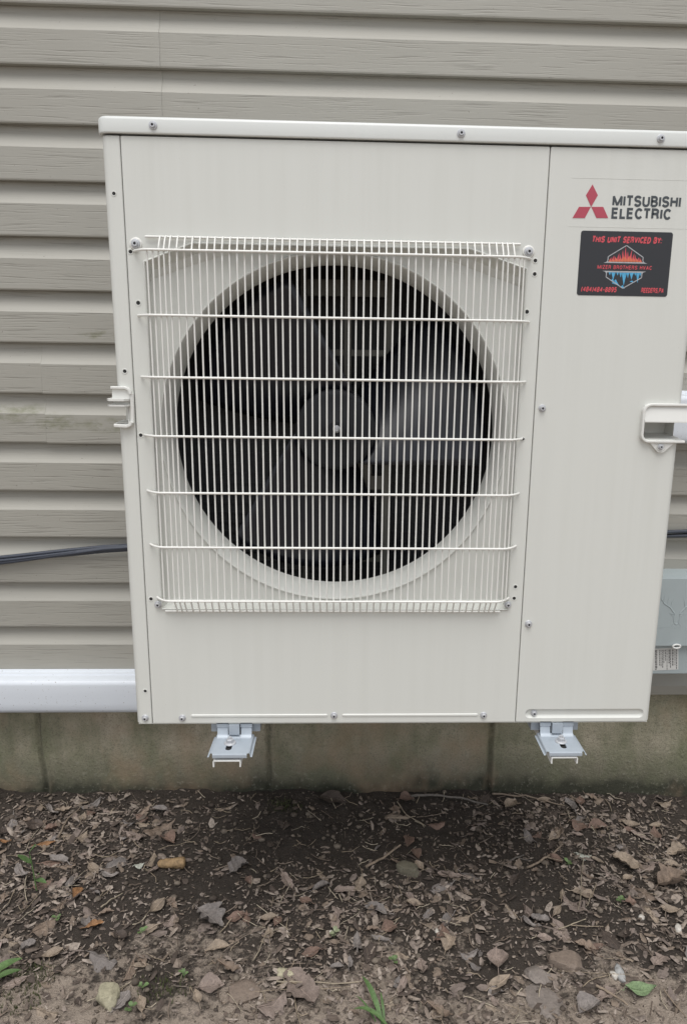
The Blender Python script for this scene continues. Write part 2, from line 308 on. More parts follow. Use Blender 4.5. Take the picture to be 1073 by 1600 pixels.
FEAT = {"leaves": [[-0.196, 0.16, 0.037, 0.022, 80, "ovate", "orange", "small orange brown oval leaf standing out on dark soil near the green sprout"], [0.955, 0.288, 0.037, 0.023, -12, "ovate", "white", "pale whitish leaf at the top of a long thin stalk on the soil"], [1.042, 0.256, 0.065, 0.057, -25, "ragged", "tan", "broad tan leaf with ragged edge and holes beside the oak leaf pile"], [1.13, 0.199, 0.095, 0.067, 20, "oak", "brown", "large lobed brown oak leaf lying flat at the right edge of the soil"], [1.05, 0.168, 0.074, 0.05, -40, "oak", "brown", "lobed brown oak leaf pointing down to bare soil below the pile"], [1.198, 0.319, 0.069, 0.043, 15, "oak", "tan", "upper oak leaf of the pile, next to the right frame edge"], [0.941, -0.1, 0.057, 0.035, -5, "ovate", "green", "fallen pale green leaf lying on soil near the lower right corner"], [0.681, -0.032, 0.055, 0.042, 80, "ovate", "pink", "pale pinkish teardrop leaf alone on bare light soil"], [-0.084, -0.019, 0.071, 0.06, -20, "maple", "grey", "broad grey purple leaf lying above the pale yellowish rock"], [0.35, 0.496, 0.08, 0.047, -10, "ovate", "dark", "large dark brown leaf leaning at the foundation under the unit"], [0.545, 0.498, 0.042, 0.038, 10, "ovate", "red", "round reddish tan leaf at the foundation beside a grey stick"], [0.611, 0.402, 0.049, 0.027, 5, "ragged", "red", "brown curled leaf in the deep shade between two straws"], [0.14, 0.228, 0.046, 0.047, 35, "ragged", "grey", "grey brown square leaf on the edge of the dark soil"], [0.301, -0.093, 0.098, 0.057, -45, "ragged", "pink", "large twisted brown leaf with its edge curled up, near the bottom"], [0.252, -0.131, 0.055, 0.053, 20, "ragged", "pink", "flat grey pink leaf beside the twisted leaf at the bottom"], [-0.227, 0.06, 0.052, 0.04, 40, "ovate", "brown", "plain brown leaf half buried in wood chips beside a seedling"], [0.103, 0.08, 0.077, 0.06, -30, "oak", "grey", "weathered oak leaf with deep lobes on soil left of centre"], [0.978, 0.394, 0.043, 0.037, -35, "ovate", "red", "pinkish brown leaf above the whitish leaf"], [1.24, 0.503, 0.062, 0.027, 12, "oak", "tan", "tan oak leaf by the foundation at the far right"], [-0.077, 0.393, 0.08, 0.05, 20, "oak", "brown", "brown oak leaf clump lying below the foundation at left"], [-0.252, 0.347, 0.037, 0.033, 60, "ovate", "tan", "tan upright leaf between the twig and the chips at left"], [-0.338, 0.381, 0.029, 0.025, 20, "ragged", "red", "small squarish reddish leaf next to the curved twig"], [-0.337, 0.462, 0.04, 0.018, 12, "oak", "tan", "narrow tan leaf touching the shaded soil at the foot of the wall"], [-0.329, 0.328, 0.042, 0.015, 15, "ovate", "orange", "orange brown strip of leaf beside the green sprout"], [-0.42, 0.32, 0.028, 0.012, 0, "ovate", "orange", "short orange leaf piece cut by the left frame edge"], [-0.087, 0.245, 0.023, 0.017, 20, "ovate", "white", "small pale yellow leaf left of the cob shaped chunk"], [-0.129, 0.066, 0.037, 0.02, 20, "maple", "orange", "small pale orange leaf piece on dark soil above the grey leaf"], [0.554, 0.237, 0.031, 0.023, -50, "ovate", "tan", "curled tan leaf tip against the mossy stone"], [0.232, 0.39, 0.046, 0.033, -20, "oak", "dark", "dark leaf folded over in the shade under the unit"], [0.879, 0.26, 0.037, 0.027, -45, "ovate", "red", "small brown leaf caught on the forked twig"], [0.794, 0.078, 0.04, 0.022, -10, "ragged", "grey", "greyish leaf lying on bare soil above the oblong stone"], [0.789, 0.022, 0.034, 0.02, -5, "ovate", "pink", "thin pinkish leaf just above the oblong stone"], [1.008, -0.024, 0.043, 0.037, 30, "ragged", "pink", "torn pink brown leaf on a stalk near the right edge"], [1.009, 0.131, 0.025, 0.027, 0, "maple", "red", "crumpled rusty red leaf right of the small green seedling"], [0.413, 0.184, 0.04, 0.037, 60, "ragged", "tan", "pale tan leaf lying on the edge of the shadow in the centre"], [0.591, 0.013, 0.037, 0.037, 55, "ragged", "tan", "pale leaf folded in two on light soil right of centre"], [-0.02, -0.121, 0.046, 0.03, 60, "ragged", "grey", "greyish leaf at the bottom edge right of the pale rock"], [0.135, -0.087, 0.049, 0.043, 10, "ovate", "pink", "round pinkish leaf with its stalk pointing right, bottom left"], [0.829, -0.141, 0.052, 0.043, 20, "ovate", "grey", "round grey leaf at the bottom edge left of the green leaf"], [-0.236, 0.005, 0.031, 0.03, 30, "ragged", "grey", "flat grey leaf shaped like a wedge near the left edge"]], "stones": [[0.529, 0.233, 0.061, 0.051, 0.031, "mossy", "mossy grey brown stone lying in the shade under the unit"], [-0.045, -0.109, 0.048, 0.072, 0.04, "yellow", "pale yellowish rough rock at the lower left"], [0.821, -0.03, 0.079, 0.064, 0.022, "brownstone", "oblong brown and grey stone with a tilted flat top"], [0.756, -0.06, 0.055, 0.051, 0.018, "greystone", "smooth grey oblong stone touching the broad flat stone"], [0.758, -0.121, 0.076, 0.123, 0.012, "greystone", "broad flat round grey brown stone at the bottom"], [0.916, -0.054, 0.021, 0.064, 0.012, "palegrey", "narrow pale grey stone sliver beside the round white pebble"], [0.904, -0.06, 0.017, 0.026, 0.014, "white", "round white pebble touching the grey stone sliver"], [1.083, 0.058, 0.018, 0.034, 0.015, "white", "angular white pebble near the right edge of the soil"], [1.02, 0.093, 0.017, 0.017, 0.009, "white", "small smooth cream pebble below the rusty leaf"], [0.355, 0.056, 0.012, 0.017, 0.008, "white", "tiny pale pebble beside the pale seedling"], [0.575, 0.056, 0.015, 0.019, 0.008, "white", "small cream pebble on bare soil right of centre"], [0.192, -0.099, 0.082, 0.085, 0.012, "brownstone", "flat tan brown slab of stone left of the twisted leaf"], [0.272, -0.055, 0.045, 0.034, 0.012, "yellow", "low yellow brown stone under the pale leaf pile"]], "twigs": [[[[0.803, 0.227], [0.844, 0.26], [0.875, 0.278], [0.91, 0.314]], 0.0026, "tan", "forked pale twig lying in shade below the right mounting foot"],
 [[[0.779, 0.529], [0.833, 0.52], [0.9, 0.509], [0.965, 0.481]], 0.0024, "tan", "long straight twig along the foundation below the right foot"],
 [[[0.558, 0.509], [0.624, 0.51], [0.691, 0.499], [0.76, 0.482]], 0.0034, "grey", "thick grey stick along the foundation under the unit"],
 [[[0.431, 0.233], [0.471, 0.266], [0.515, 0.307]], 0.003, "tan", "short tan stick pointing up in the dark soil"],
 [[[0.529, 0.273], [0.574, 0.237], [0.616, 0.207]], 0.0018, "dark", "thin dark twig crossing the soil right of the mossy stone"],
 [[[0.859, -0.089], [0.881, -0.109], [0.905, -0.13]], 0.0026, "tan", "pale stick beside the fallen green leaf"],
 [[[-0.305, 0.342], [-0.309, 0.379], [-0.311, 0.415], [-0.296, 0.474]], 0.0022, "tan", "curved brown twig standing out at upper left soil"],
 [[[-0.13, 0.109], [-0.113, 0.128], [-0.097, 0.151]], 0.0016, "straw", "straight straw stalk lying right of the orange leaf"],
 [[[0.949, 0.272], [0.923, 0.206], [0.906, 0.154], [0.885, 0.106]], 0.0012, "straw", "long pale stalk hanging below the whitish leaf"],
 [[[0.827, 0.053], [0.854, 0.064], [0.892, 0.076]], 0.0012, "straw", "thin bent straw on bare soil left of the cream pebble"],
 [[[0.519, 0.48], [0.538, 0.431], [0.562, 0.399], [0.584, 0.381]], 0.0013, "straw", "thin straw running from the reddish leaf into the shade"],
 [[[0.766, 0.249], [0.785, 0.262], [0.806, 0.274]], 0.0018, "grey", "short grey twig left of the forked twig"],
 [[[0.984, -0.1], [0.989, -0.128], [1.002, -0.158]], 0.0015, "tan", "thin twig running out at the lower right corner"],
 [[[0.255, -0.081], [0.313, -0.081], [0.415, -0.083]], 0.0016, "straw", "long straw lying across the twisted leaf"],
 [[[0.205, -0.028], [0.214, -0.005], [0.223, 0.028], [0.247, 0.053]], 0.0012, "straw", "bent grass stalk left of the pale leaf pile"],
 [[[-0.209, 0.117], [-0.188, 0.151], [-0.148, 0.174]], 0.002, "dark", "dark root running up from the seedling at left"]], "plants": [[-0.209, 0.08, "clover"], [-0.025, 0.037, "clover"], [0.988, 0.134, "clover"], [0.904, 0.249, "clover"], [0.001, -0.135, "clover"], [0.008, -0.087, "clover"], [0.079, -0.064, "clover"], [0.478, -0.027, "clover"], [0.361, 0.044, "pale"]], "cob": [-0.014, 0.245], "sprout": [-0.288, 0.17], "blade": [0.442, -0.161], "grass_left": [-0.255, -0.071], "moss": [[-0.201, -0.052], [0.226, 0.469], [0.047, -0.087], [-0.225, -0.106]], "logo": [[[0.7668, 0.9307], [0.7766, 0.9149], [0.7672, 0.8974], [0.7575, 0.9145]],
 [[0.7477, 0.897], [0.7666, 0.8974], [0.7583, 0.8805], [0.7384, 0.8801]],
 [[0.7676, 0.8974], [0.7867, 0.8978], [0.7961, 0.8813], [0.7771, 0.8809]]], "dense": [[-0.32, 0.374, 0.22, 1], [-0.318, 0.154, 0.2, 1], [-0.126, 0.4, 0.2, 0.8], [1.083, 0.434, 0.22, 1], [1.125, 0.216, 0.2, 1], [0.468, 0.135, 0.15, 1.0], [0.261, 0.116, 0.12, 0.9], [0.635, 0.135, 0.15, 0.7], [0.333, 0.011, 0.12, 1], [0.516, -0.097, 0.2, 0.9], [0.279, -0.109, 0.15, 0.6], [0.016, 0.012, 0.15, 0.6], [0.785, -0.127, 0.15, 0.7], [0.775, 0.406, 0.15, 0.7], [0.989, 0.025, 0.2, 0.6], [-0.221, 0.013, 0.15, 0.6]]}
# ================================================================== SETTING
WY = 0.520                                 # plane of the siding's nailing face
def ground():
    def axis(lo, hi, fine_lo, fine_hi, st):
        a = [fine_lo]
        while a[-1] < fine_hi: a.append(a[-1]+st)
        b = []; p = fine_lo; d = st
        while p > lo: d *= 1.35; p -= d; b.append(p)
        c = []; p = a[-1]; d = st
        while p < hi: d *= 1.35; p += d; c.append(p)
        return b[::-1]+a+c
    xs = axis(-90, 90, -.75, 1.55, .0075); ys = axis(-90, 60, -.35, .62, .0065)
    vs = []
    for y in ys:
        for x in xs:
            z = gz(x, y)
            if -1 < x < 2 and -.5 < y < .7: z += .007*fbm(x*45, y*45, 1.7, 3)
            vs.append((x, y, z))
    n = len(xs); m = MB()
    m.add(vs, [(j*n+i, j*n+i+1, (j+1)*n+i+1, (j+1)*n+i) for j in range(len(ys)-1) for i in range(n-1)], True)
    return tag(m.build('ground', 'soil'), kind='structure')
ground()

# --- house wall: siding courses, sheathing
wall = empty('house_wall', (0.5, WY, 0)); tag(wall, 'beige vinyl sided house wall with embossed wood grain behind the white cabinet', 'wall')
WO = (0.5, WY, 0)
m = MB(); m.box(-3.0, 4.0, WY+.022, WY+.30, .24, 3.1); m.build('sheathing', 'siding', wall, WO)
PIT = .1138
def course_profile(z):                      # from the butt upward: return lip, flat grained face, crisp break, hollow upper slope
    d = .0205
    p = [(0, z+.001), (-d*.6, z-.0005), (-d+.0006, z), (-d, z+.0022), (-d+.0002, z+PIT*.575)]
    for k in range(1, 11):
        u = k/10; p.append((-d+.0002+(d-.0030)*(1-(1-u)**2.3), z+PIT*(.575+.425*u)))
    p.append((-.0012, z+PIT+.004))
    return p
def siding_strip(x0, x1, zb, n=2, dy=0.0, dz=0.0, cut=None, wv=0.0):
    m = MB(); nx = max(2, int((x1-x0)/.06)); xs = [x0, x0+.0012]+[x0+(x1-x0)*i/nx for i in range(1, nx)]+[x1-.0012, x1]
    for c in range(n):
        prof = course_profile(zb+c*PIT)
        if cut is not None and c == 0: prof = [(0, cut), (-.016, cut-.001), (-.017, cut+.002)]+[q for q in prof if q[1] > cut+.004]
        rings = []
        for x in xs:
            wob = 0.0011*noise.noise((x*2.3, zb*3.1+c*1.7, 5)); wz = .0009*noise.noise((x*1.7, zb*5+c*2.3, 9))
            rings.append([(x, WY+y+dy+(wob if y < -.003 else 0), z+G+dz+wz) for y, z in prof])
        m.loft(rings, False, False, True)
    ob = m.build('siding_panel', 'siding', wall, WO)
    for f in ob.data.polygons: f.use_smooth = True
    ob.data.set_sharp_from_angle(angle=math.radians(11))
    so = ob.modifiers.new('thickness', 'SOLIDIFY'); so.thickness = .0011; so.offset = -1
    return ob
B0 = .682
rows = [B0+PIT*k for k in (-8, -6, -4, -2, 0, 2, 4, 6, 8, 10, 12, 14)]
for k, zb in zip((-8, -6, -4, -2, 0, 2, 4, 6, 8, 10, 12, 14), rows):
    if k == -8: siding_strip(-3, 4, zb, 2, cut=-.188)
    elif k == -2:
        siding_strip(-3, -.302, zb, 2); siding_strip(-.318, 4, zb, 2, -.0014, -.0016)
    elif k == 4:
        siding_strip(-3, -.018, zb, 2, -.0012, -.0003); siding_strip(-.040, 4, zb, 2)
    elif k == 8: siding_strip(-3, .9, zb, 2); siding_strip(.88, 4, zb, 2, -.0022)
    else: siding_strip(-3, 4, zb, 2)

# --- concrete foundation with form seams
def foundation():
    seams = (-.4151, .179, .7702, 1.47, -1.1, 2.2)
    xs = []; x = -3.0
    while x < 4.0:
        xs.append(x); near = min(abs(x-s) for s in seams); x += .0035 if near < .03 else (.012 if -.7 < x < 1.5 else .06)
    xs.append(4.0)
    zs = [-.25+.0075*i for i in range(0, 80)]; zs = [z for z in zs if z < .33]+[.33]
    vs = []
    for z in zs:
        for x in xs:
            y = .540+.006*fbm(x*7, z*7, 2, 4)+.0022*fbm(x*60, z*60, 4, 3)
            for i, s in enumerate(seams):
                c = s+.006*noise.noise((z*9, i*3.1, 0))+(.02*(z-.15)*(1 if i % 2 else -1))
                d = abs(x-c); rag = .6+.8*abs(noise.noise((z*22, i, 3)))
                if d < .009: y += .010*rag*(1-d/.009)
                d2 = abs(x-c-.011)
                if d2 < .008: y -= .006*rag*(1-d2/.008)
            vs.append((x, y, z))
    n = len(xs); m = MB()
    m.add(vs, [(j*n+i, j*n+i+1, (j+1)*n+i+1, (j+1)*n+i) for j in range(len(zs)-1) for i in range(n-1)], True)
    m.box(-3, 4, .556, .80, -.25, .326)
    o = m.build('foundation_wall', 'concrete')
    return tag(o, 'stained low concrete foundation with vertical form seams between siding and soil', 'foundation')
foundation()

# --- line set covers
def cover(name, x0, x1, zt, label, zb=None):
    m = MB(); zb = zt-.099 if zb is None else zb
    pr = [(.504, zt), (.500, zt+.0008), (.4925, zt-.0012), (.4915, zt-.0034), (.4805, zt-.0046), (.4795, zt-.0070), (.468, zt-.0082)]
    pr += [(.460-.012*math.sin(a), zt-.0215+.0125*math.cos(a)) for a in [math.radians(q) for q in (15, 35, 55, 75, 90)]]
    pr += [(.4475, zt-.045), (.448, zb+.030)]
    pr += [(.466-.018*math.cos(a), zb+.018-.018*math.sin(a)) for a in [math.radians(q) for q in (10, 30, 50, 70, 90)]]
    pr += [(.504, zb)]
    nx = max(2, int((x1-x0)/.08))
    rings = [[(x0+(x1-x0)*i/nx, y, z+G) for y, z in pr] for i in range(nx+1)]
    m.loft(rings, True, True, True, flip=False)
    o = m.build(name, 'white_pvc'); o.data.set_sharp_from_angle(angle=math.radians(20))
    return tag(o, label, 'line cover')
cover('line_set_cover', -3.0, .25, -.114, 'white line set cover along the foot of the siding at left')
cover('line_set_cover', .99, 2.6, .592, 'short white line set cover seen behind the unit beside the right handle', .470)

# --- black cable bundle
cb = empty('cable_bundle', (.4, .488, .2+G)); tag(cb, 'bundle of black cables strung across the siding and passing behind the unit', 'cables')
for k in range(4):
    pts = []
    for i in range(0, 71):
        x = -3+.1*i
        base = .1715+(x+.4525)*.118 if x < -.15 else (.207+(x+.15)*.0297)
        if x < -.4525: base = .1715+(x+.4525)*.10
        ph = k*math.pi/2+x*3.1+.4*math.sin(x*5+k)
        pts.append((x, .4865+.0052*math.sin(ph), base+G+.0078*math.cos(ph)+.002*math.sin(x*7+k)))
    m = MB(); m.tube(pts, .0047 if k else .0036, 8); m.build('cable', 'cable', cb, tuple(cb.location))

# --- electrical disconnect box
bx = empty('disconnect_box', (1.19, .45, -.10+G)); BO = tuple(bx.location)
tag(bx, 'grey electrical disconnect box on the siding, half hidden behind the unit at lower right', 'electrical box')
m = MB(); m.box(1.092, 1.296, .434, .505, -.101+G, .150+G); m.build('enclosure', 'boxgrey', bx, BO, .003)
m = MB(); m.box(1.086, 1.302, .418, .4345, -.0205+G, .1535+G); m.box(1.086, 1.302, .4345, .500, .1500+G, .1535+G)
lidb = m.build('hinged_cover', 'boxgrey', bx, BO, .003)
m = MB()                                    # embossed buck's head on the cover
def ez(x, z): return (x, .4184, z+G)
cx0, cz0 = 1.181, .075
for sgn in (-1, 1):
    m.tube([ez(cx0+sgn*.006, cz0-.012), ez(cx0+sgn*.018, cz0+.004), ez(cx0+sgn*.034, cz0+.014), ez(cx0+sgn*.044, cz0+.030), ez(cx0+sgn*.042, cz0+.048)], [.0016, .0017, .0016, .0014, .0007], 6)
    for a, b in (((.018, .004), (.012, .030)), ((.027, .010), (.024, .036)), ((.036, .016), (.034, .042)), ((.040, .022), (.052, .034))):
        m.tube([ez(cx0+sgn*a[0], cz0+a[1]), ez(cx0+sgn*(a[0]+b[0])/2, cz0+(a[1]+b[1])/2+.001), ez(cx0+sgn*b[0], cz0+b[1])], [.0014, .0013, .0006], 6)
    m.tube([ez(cx0+sgn*.006, cz0-.013), ez(cx0+sgn*.018, cz0-.010), ez(cx0+sgn*.009, cz0-.018)], .0012, 6)
    m.tube([ez(cx0+sgn*.007, cz0-.014), ez(cx0+sgn*.008, cz0-.024), ez(cx0+sgn*.004, cz0-.037)], .0013, 6)
m.tube([ez(cx0-.004, cz0-.037), ez(cx0, cz0-.039), ez(cx0+.004, cz0-.037)], .0014, 6)
m.tube([ez(cx0-.005, cz0-.030), ez(cx0-.012, cz0-.043)], .001, 6); m.tube([ez(cx0+.005, cz0-.030), ez(cx0+.012, cz0-.043)], .001, 6)
random.seed(3)
x = cx0-.038
while x < cx0+.038:                         # worn, unreadable raised lettering
    h = random.uniform(.004, .007); m.tube([ez(x, cz0-.050), ez(x+random.uniform(-.001, .002), cz0-.050+h)], .0008, 5)
    if random.random() < .6: m.tube([ez(x, cz0-.050+h*random.choice((0, .5, 1))), ez(x+.003, cz0-.050+h*random.choice((0, .5, 1)))], .0007, 5)
    x += random.uniform(.0042, .0058)
m.build('raised_buck_head_emblem', 'boxgrey', lidb, BO)
m = MB()
for i in range(25): pass
ring = [(1.187+.0095*math.cos(q*math.pi/10), .4150, -.0195+.0048*math.sin(q*math.pi/10)+G) for q in range(21)]
m.tube(ring, .0022, 8, caps=False); m.build('hasp', 'bracket', lidb, BO)
def lab(u, v, d=0): return (1.118+u*.083+v*.006, .4332-d, -.034-v*.058+u*.004+G)
m = MB(); m.add([lab(0, 0), lab(1, 0), lab(1, 1), lab(0, 1), lab(0, 0, -.0015), lab(1, 0, -.0015), lab(1, 1, -.0015), lab(0, 1, -.0015)], [(0, 3, 2, 1), (4, 5, 6, 7), (0, 1, 5, 4), (1, 2, 6, 5), (2, 3, 7, 6), (3, 0, 4, 7)])
lb = m.build('rating_label', 'label', bx, BO)
m = MB(); u = .93
random.seed(11)
while u > .12:                              # tiny sideways print, too small to read
    wd = random.choice((.018, .024, .034)); v = .07; vend = random.uniform(.55, .95)
    while v < vend:
        L = random.uniform(.04, .12); m.add([lab(u, v, .0004), lab(u+wd, v, .0004), lab(u+wd, v+L, .0004), lab(u, v+L, .0004)], [(0, 3, 2, 1)]); v += L+.025
    u -= wd+random.choice((.022, .030, .055))
m.build('small_print', 'ink', lb, BO)
# ================================================================== HEAT PUMP CABINET
UO = (.475, .165, G)
unit = empty('heat_pump_unit', UO)
tag(unit, 'large ivory heat pump cabinet with round fan behind a wire grille, on wall brackets', 'heat pump')
def U(x, d, z): return (x, d, z+G)
ZP = .9845                                   # top of the front panels
# shared screw
def screw_mb():
    m = MB(); n = 14
    def ring(r, y): return [(r*math.cos(2*math.pi*k/n), y, r*math.sin(2*math.pi*k/n)) for k in range(n)]
    m.loft([ring(.0064, 0), ring(.0064, -.0010), ring(.0058, -.0016), ring(.0042, -.0018), ring(.0041, -.0046), ring(.0034, -.0056), ring(.0019, -.0056)], True, False, True)
    m.loft([ring(.0019, -.0056), ring(.0017, -.0036)], True, False, True, 1); m.add(ring(.0017, -.0036), [list(range(n))], False, 1)
    return m
SCREW = None
def screw(par, x, d, z, s=1.0):
    global SCREW
    if SCREW is None:
        o = SCREW = screw_mb().build('screw', ['screw', 'recess'], par); o.data.set_sharp_from_angle(angle=math.radians(35))
    else: o = inst(SCREW, 'screw', par, (0, 0, 0))
    p = U(x, d, z); o.location = tuple(a-b for a, b in zip(p, UO)); o.scale = (s, s, s)
    o.rotation_euler = (0, random.uniform(0, 3), 0); return o
HOLE = None
def hole(par, x, d, z, s=1.0):
    global HOLE
    if HOLE is None:
        m = MB(); n = 14
        def ring(r, y): return [(r*math.cos(2*math.pi*k/n), y, r*math.sin(2*math.pi*k/n)) for k in range(n)]
        m.loft([ring(.0048, -.0001), ring(.0042, -.0007), ring(.0033, -.0006), ring(.0029, -.0002)], True, False, True, 0)
        m.add(ring(.0030, -.00025), [list(range(n))], False, 1)
        o = HOLE = m.build('screw_hole', ['paint', 'hole'], par)
    else: o = inst(HOLE, 'screw_hole', par, (0, 0, 0))
    p = U(x, d, z); o.location = tuple(a-b for a, b in zip(p, UO)); o.scale = (s, 1, s); return o

# --- left corner panel and side
def corner_panel():
    m = MB(); xr = .0289; r = .013
    prof = [(xr, .010), (xr, .0012), (xr-.0012, 0)]+[(x, y) for x, y in arc(r, r, r, 270, 180, 8)]
    full = prof+[(0, .05), (0, .325)]
    def strip(z0, z1, pr):
        m.loft([[U(x, y, z) for x, y in pr] for z in (z0, z1)], False, False, True)
    strip(.0, .545, full); strip(.5745, ZP-.0015, full)
    m.loft([[U(x, y+.001*k, ZP-.0015+.0015*k) for x, y in full] for k in (0, 1)], False, False, True)
    # notch under the handle goes through the corner
    strip(.545, .5745, prof[:3]+[(.019, 0)]); strip(.545, .5745, [(0, .05), (0, .325)])
    m.loft([[U(.019, y, z) for y in (0, .05)] for z in (.545, .5745)], False, False, False)
    m.loft([[U(x, .05, z) for x in (0, .019)] for z in (.545, .5745)], False, False, False)
    for z in (.545, .5745): m.add([U(0, .0, z), U(.019, 0, z), U(.019, .05, z), U(0, .05, z)], [(0, 1, 2, 3)])
    m.add([U(0, .325, 0), U(.0289, .325, 0), U(.0289, .325, ZP), U(0, .325, ZP)], [(0, 1, 2, 3)])
    o = m.build('corner_panel', 'paint', unit, UO); o.data.set_sharp_from_angle(angle=math.radians(35)); return o
cp = corner_panel()
for (x, z, s) in ((.0157, .9011, .9), (.0165, .6298, 1), (.0199, .0641, .9)): hole(cp, x, 0, z, s)

# --- front panel with the grille recess and bell mouth
FC = (.3605, .5290)
def front_panel():
    m = MB(); x0, x1 = .0303, .6955
    d_out = [(.0585, .800), (.135, .8290), (.575, .8290), (.668, .800), (.668, .2215), (.575, .2215), (.135, .2215), (.0585, .2215)]
    d_in = [(.0592, .776), (.100, .7905), (.160, .811), (.210, .8205), (.255, .8275), (.465, .8275), (.512, .8205), (.560, .811), (.620, .7905), (.6675, .776),
            (.6675, .2310), (.620, .2306), (.560, .2304), (.512, .2302), (.465, .2300), (.255, .2295), (.210, .2302), (.160, .2304), (.100, .2306), (.0592, .2310)]
    def off(poly, s): return [(FC[0]+(x-FC[0])*(1+s/abs(.30)), FC[1]+(z-FC[1])*(1+s/.30)) for x, z in poly]
    # resample both outlines at common angles so that they can be lofted
    angs = sorted(set([round(math.atan2(z-FC[1], x-FC[0]), 6) for x, z in d_out+d_in]+[round(-math.pi+2*math.pi*k/160, 6) for k in range(160)]))
    def hit(poly, a):
        dx, dz = math.cos(a), math.sin(a); best = None
        for i in range(len(poly)):
            (ax, az), (bx_, bz) = poly[i], poly[(i+1) % len(poly)]
            ex, ez_ = bx_-ax, bz-az; den = dx*ez_-dz*ex
            if abs(den) < 1e-12: continue
            t = ((ax-FC[0])*ez_-(az-FC[1])*ex)/den; u = ((ax-FC[0])*dz-(az-FC[1])*dx)/den
            if t > 0 and -1e-4 <= u <= 1.0001 and (best is None or t < best): best = t
        return best
    ro = [hit(d_out, a) for a in angs]; ri = [hit(d_in, a) for a in angs]
    def ring(rs, d, add=0): return [U(FC[0]+(r+add)*math.cos(a), d, FC[1]+(r+add)*math.sin(a)) for r, a in zip(rs, angs)]
    hole_loop = ring(ro, 0, .0040)
    e = .0012
    m.planar([U(x0+e, 0, e), U(x1-e, 0, e), U(x1-e, 0, ZP-e), U(x0+e, 0, ZP-e)], [hole_loop])
    for a, b in (((x0, e), (x0, ZP-e)), ((x1, ZP-e), (x1, e))):       # folded-back edges
        s = 1 if a[0] == x0 else -1
        m.loft([[U(a[0]+s*e, 0, z), U(a[0]+s*e*.3, e*.3, z), U(a[0], e, z), U(a[0], .011, z)] for z in (a[1], b[1])], False, False, True)
    for z, s in ((ZP, -1), (0, 1)):
        m.loft([[U(x, 0, z+s*e), U(x, e*.3, z+s*e*.3), U(x, e, z), U(x, .011, z)] for x in (x0+e, x1-e)], False, False, True)
    m.loft([ring(ro, 0, .0040), ring(ro, -.0020, .0030), ring(ro, -.0028, .0014), ring(ro, -.0020, 0), ring(ro, .001, -.0006),
            [tuple(Vector(p)*.5+Vector(q)*.5) for p, q in zip(ring(ro, .0165, -.0008), ring(ri, .0165, .001))], ring(ri, .0185, .0006), ring(ri, .020, -.0012)], True, False, True)
    lip = .2970
    circ = [U(FC[0]+lip*math.cos(2*math.pi*k/160), .020, FC[1]+lip*math.sin(2*math.pi*k/160)) for k in range(160)]
    m.planar(ring(ri, .020, -.0012), [circ])
    cr = lambda r, d: [U(FC[0]+r*math.cos(2*math.pi*k/160), d, FC[1]+r*math.sin(2*math.pi*k/160)) for k in range(160)]
    m.loft([cr(lip, .020), cr(lip-.0006, .0172), cr(lip-.0016, .0163), cr(lip-.0030, .0166), cr(lip-.0042, .0182), cr(.2905, .0225), cr(.2868, .0325), cr(.2840, .0420), cr(.2832, .0450), cr(.2815, .054), cr(.2808, .062), cr(.2806, .074)], True, False, True)
    # pressed stiffening ridges along the foot
    for a, b in ((.1016, .3462), (.3767, .6239)):
        m.loft([[U(x, 0, .0150+q) if abs(q) > .0018 else U(x, -.0016, .0150+q) for q in (-.0028, -.0016, 0, .0016, .0028)] for x in (a, b)], False, False, True)
        for x, s in ((a, -1), (b, 1)): m.add([U(x, 0, .0122), U(x, -.0016, .0134), U(x, -.0016, .0166), U(x, 0, .0178), U(x+s*.003, 0, .0150)], [(0, 1, 4), (1, 2, 4), (2, 3, 4)], True)
    o = m.build('front_panel', 'paint', unit, UO); o.data.set_sharp_from_angle(angle=math.radians(40)); return o
fp = front_panel()
for (x, z, s) in ((.0364, .8157, 1), (.0368, .5254, 1), (.6797, .5257, .8), (.6826, .8142, 1), (.6828, .7935, 1), (.6815, .2628, 1), (.6804, .2413, 1), (.0391, .2386, 1), (.0442, .7379, 1.1), (.6738, .7343, 1.1)): hole(fp, x, 0, z, s)
screw(fp, .084, 0, .011); screw(fp, .360, 0, .0148); screw(fp, .636, 0, .0142); screw(cp, .0172, 0, .0112)

